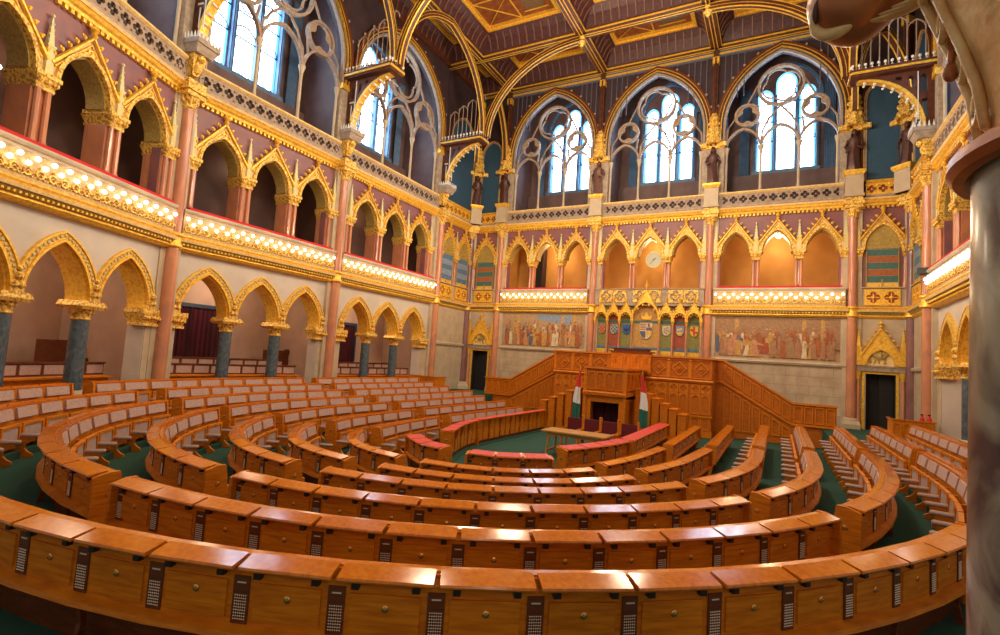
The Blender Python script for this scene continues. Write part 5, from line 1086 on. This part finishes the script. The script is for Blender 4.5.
for s, nm in ((-1,'left'),(1,'right')):
    for y, d in ((24.03,'farthest'),(16.4,'middle'),(9.35,'nearest')):
        ribarch((s*8.6,y),(s*3.04,y),15.1,19.72,f'great curved ceiling rib above the {d} bracket of the {nm} wall',True)
    ribarch((s*8.6,24.03),(s*9.09,YF-.3),15.2,18.4,f'small pointed rib from the farthest {nm} bracket to the far wall')
    ribarch((s*8.6,16.4),(s*8.6,24.03),15.2,19.7,f'long pointed rib between the middle and farthest brackets on the {nm} side')
    ribarch((s*8.6,9.35),(s*8.6,16.4),15.2,19.7,f'long pointed rib between the nearest and middle brackets on the {nm} side')
    ribarch((s*8.75,24.2),(s*11.15,YF-.5),15.2,18.0,f'diagonal corner rib above the far-{nm} blue niches')
for x in (-3.04, 3.04):
    for y in (24.03,16.4,9.35):
        t = thing('ceiling_pendant', f"gilded pendant under the {'left' if x<0 else 'right'} line of beam crossings, {({24.03:'farthest',16.4:'middle',9.35:'nearest'})[y]}", 'pendant', (x,y,ZC), 0, 'gilded pendants of the ceiling')
        MB().lathe([(.12,-.0),(.16,-.1),(.10,-.2),(.20,-.32),(.16,-.42),(.06,-.55),(.01,-.62)][::-1],n=10).build('boss', goldo, t, True)
# wall panelling above the windows: upright fillets
mb = MB()
for k in range(60):
    x = -8.9+k*.302
    if min(abs(x-c) for c in (-9.09,-3.04,3.04,9.09)) > .2: mb.box(x-.02,x+.02,YF-.06,YF,17.0 if min(abs(x-c) for c in (-3.04,3.04,-9,9)) < 1.4 else 19.3,19.65)
mb.box(-9,9,YF-.07,YF,19.35,19.7); struct(mb.build('trim_fillets', PAL['slate']))
mb = MB().box(-9,9,YF-.12,YF,19.45,19.55)
struct(mb.build('trim_gilded_line', gold))
# chandelier
t = thing('chandelier', 'crystal chandelier hanging from the ceiling, cut by the top edge', 'chandelier', (-3.04,10.35,15.2))
MB().tube([(0,0,.9),(0,0,4.5)],.02,6).build('chain', gold, t); MB().lathe([(.05,.0),(.18,.15),(.34,.3),(.30,.42),(.12,.7),(.03,.95)],n=14).build('frame', goldp, t, True)
mb = MB()
for r,z,n in ((.06,0,5),(.17,.04,10),(.28,.14,14),(.36,.28,18),(.32,.46,16)):
    for k in range(n): g = 2*PI*k/n; mb.ball((r*cos(g),r*sin(g),z),.036,5,1.7,rings=3)
mb.build('crystal_drops', mat('crystal',(.8,.75,.62),.1,emit=(1,.85,.62),es=.5), t)

# ================================================================== foreground column with a bronze beast
CX, CY = 6.688, .951
t = thing('foreground_column', 'big mottled grey marble column with a bronze ring, close at the right edge', 'column', (CX,CY,0))
MB().lathe([(.30,.0),(.30,.5),(.26,.6),(.225,.75)],n=40).build('base', stone, t, True)
MB().lathe([(.222,.75),(.218,1.6),(.212,2.6),(.2045,3.23)],n=48).build('shaft', nearmarble, t, True)
mb = MB().lathe([(.203,3.212),(.213,3.204),(.226,3.207),(.234,3.218),(.232,3.233),(.218,3.244),(.18,3.25)],n=64); mb.build('bronze_ring', bronze, t, True)
mb = MB().lathe([(.188,3.24),(.190,3.29),(.203,3.36),(.230,3.44),(.262,3.54),(.297,3.66),(.325,3.80)],n=40); mb.build('capital_bell', bronzeg, t, True)
mb = MB().frust(0,0,.33,.33,3.78,.36,.36,3.86).box(-.36,.36,-.36,.36,3.86,4.1); mb.build('abacus', bronzeg, t)
def bellp(g, z, d=0.):
    K = [(3.24,.188),(3.29,.190),(3.36,.203),(3.44,.230),(3.54,.262),(3.66,.297),(3.80,.325)]
    r = K[-1][1]
    for (za,ra),(zb,rb) in zip(K,K[1:]):
        if za <= z <= zb: r = ra+(rb-ra)*(z-za)/(zb-za)
    return ((r+d)*cos(g), (r+d)*sin(g), z)
GA = math.atan2(0-CY, 6.24-CX)
for q in range(4):
    g0 = GA - .45 + q*PI/2
    mb = MB(); mb.tube([bellp(g0,3.28,.004),bellp(g0+.02,3.42,.004),bellp(g0-.02,3.56,.006),bellp(g0,3.70,.016)],[.006,.010,.009,.006],6)
    for s in (-1,1):
        for k in range(4):
            z = 3.36+.08*k; mb.tube([bellp(g0,z,.004),bellp(g0+s*.13,z+.03,.006),bellp(g0+s*.25,z+.06,.005),bellp(g0+s*.20,z+.10,.014)],[.009,.014,.012,.005],7)
    soft(mb.build('acanthus_leaf', bronzeg, t, 'all'),1)
gp = GA - 1.22
for q in range(4):
    g0 = gp + q*PI/2; mb = MB()
    for s in (-1,1): mb.tube([bellp(g0+s*.11,3.27+.065*k,.006) for k in range(8)], .007, 6)
    for k in range(6): mb.tube([Vector(bellp(g0,3.31+.07*k,.006)) + Vector((-sin(g0)*.018*cos(a), cos(g0)*.018*cos(a), .022*sin(a))) for a in [2*PI*j/10 for j in range(10)]], .0055, 5, True)
    mb.build('pierced_band', bronzeg, t, 'all')
    mb = MB(); b = bellp(g0-.10,3.385,.016); mb.ball(b,.0105,12,1.5,rings=8).tube([bellp(g0-.06,3.43,.0),b],.005,6); mb.build('hanging_bud', bronze, t, 'all')
t = thing('bronze_beast', 'bronze beast with a blunt beaked head jutting from the column capital at the top right', 'sculpture', (6.50,.985,3.60))
def fur(path, rad, n=14, sq=1.): return MB().tube(path, rad, n, False, sq)
P0 = Vector((6.50,.985,3.60)); R_ = lambda x,y,z: Vector((x,y,z)) - P0
mb = fur([R_(6.60,.94,3.66),R_(6.53,.975,3.635),R_(6.46,1.015,3.618),R_(6.41,1.045,3.610),R_(6.37,1.068,3.600),R_(6.34,1.085,3.587),R_(6.315,1.095,3.573),R_(6.298,1.102,3.562),R_(6.288,1.106,3.555)], [.095,.075,.060,.058,.070,.076,.068,.048,.006], 20)
soft(mb.build('body', bronze, t, 'all'))
# muzzle with a curled lip, a dark mouth, an eye under a brow, cheek folds
soft(MB().tube([R_(6.300,1.045,3.600),R_(6.284,1.060,3.572),R_(6.285,1.070,3.545),R_(6.302,1.068,3.528),R_(6.330,1.055,3.526),R_(6.352,1.045,3.538)],[.008,.014,.015,.013,.013,.006],8).build('lip', bronzeg, t, 'all'))
soft(MB().tube([R_(6.292,1.036,3.590),R_(6.283,1.044,3.566),R_(6.288,1.054,3.545)],[.003,.009,.004],6).build('mouth', statuem, t, 'all'))
soft(MB().ball(R_(6.324,1.022,3.602),.0075,8,rings=6).build('eye', gold, t, 'all'))
soft(MB().tube([R_(6.305,1.026,3.612),R_(6.322,1.018,3.618),R_(6.342,1.020,3.610)],[.004,.009,.004],7).build('brow', bronze, t, 'all'))
for k in range(2): soft(MB().tube([R_(6.350+.012*k,1.010,3.600-.006*k),R_(6.358+.014*k,1.012,3.580-.006*k),R_(6.350+.016*k,1.024,3.560-.008*k)],[.005,.012,.005],7).build('cheek_fold', bronze, t, 'all'))
for k in range(5):
    soft(MB().tube([R_(6.53-.01*k,.935+.012*k,3.575-.005*k),R_(6.48-.012*k,.965+.014*k,3.538-.004*k),R_(6.445-.014*k,.99+.014*k,3.525),R_(6.425-.016*k,1.00+.014*k,3.533)], [.012,.014,.011,.004],8,False,.45).build('wing_feather', bronzeg, t, 'all'))

# ================================================================== camera
cam = bpy.data.cameras.new('camera'); co = bpy.data.objects.new('camera', cam); COL.objects.link(co)
F_PX, YAW, PITCH, ROLL = 517.52, -.497093, .0770746, .06543
cam.sensor_fit = 'HORIZONTAL'; cam.sensor_width = 36; cam.lens = F_PX/1000*36; cam.clip_start = .05; cam.clip_end = 200
f = Vector((sin(YAW)*cos(PITCH), cos(YAW)*cos(PITCH), sin(PITCH))); rt = Vector((cos(YAW), -sin(YAW), 0)); up = rt.cross(f)
r2 = rt*cos(ROLL) + up*sin(ROLL); u2 = -rt*sin(ROLL) + up*cos(ROLL)
M = Matrix((r2, u2, -f)).transposed().to_4x4(); M.translation = (6.24, 0, 2.9); co.matrix_world = M
bpy.context.scene.camera = co

# ================================================================== light
def plight(name, loc, e, col, r=.3, spec=1.):
    l = bpy.data.lights.new(name, 'POINT'); l.energy = e; l.color = col; l.shadow_soft_size = r; l.specular_factor = spec
    o = bpy.data.objects.new(name, l); COL.objects.link(o); o.location = loc; return o
WARM = (1,.80,.56)
for x in (-3.04,3.04):
    for y in (6.5,13,20): plight('chandelier_light', (x,y,14.2), 640, WARM, .6, 0.)
for (o, rz, w, kind, ph, wall) in BAYS:
    if kind in ('mural','gallery'):
        for u in (-.3,0,.3): q = toworld(o, rz, u*w, -1.5); plight('balcony_light', (*q,6.7), 14, (1,.78,.52), .35, 0.)
    if kind in ('mural','center'): q = toworld(o, rz, 0, 1.3); plight('loggia_light', (*q,9.7), 70, (1,.72,.42), .3)
    if kind == 'gallery':
        q = toworld(o, rz, 0, 1.7); plight('loggia_light', (*q,9.9), 14, (1,.72,.45), .3); plight('ambulatory_and_fill_light', (*q,5.0), 60, (1,.8,.6), .3)
plight('ambulatory_and_fill_light', (7.9,-1.2,4.2), 60, WARM, .3, 0.)  # added lamp, unseen behind the camera, brightens the near capital
for x in (-7,0,7): plight('platform_fill', (x,22.5,8.5), 150, WARM, .5, 0.)  # added fill lights in front of the far wall, no fittings hang there
w = bpy.data.worlds.new('world'); bpy.context.scene.world = w; w.use_nodes = True
w.node_tree.nodes['Background'].inputs[0].default_value = (1,.86,.70,1); w.node_tree.nodes['Background'].inputs[1].default_value = .2
sc = bpy.context.scene
sc.view_settings.view_transform = 'Standard'; sc.view_settings.look = 'None'; sc.view_settings.exposure = .76; sc.view_settings.gamma = 1; sc.view_settings.use_curve_mapping = False
bpy.context.view_layer.update()
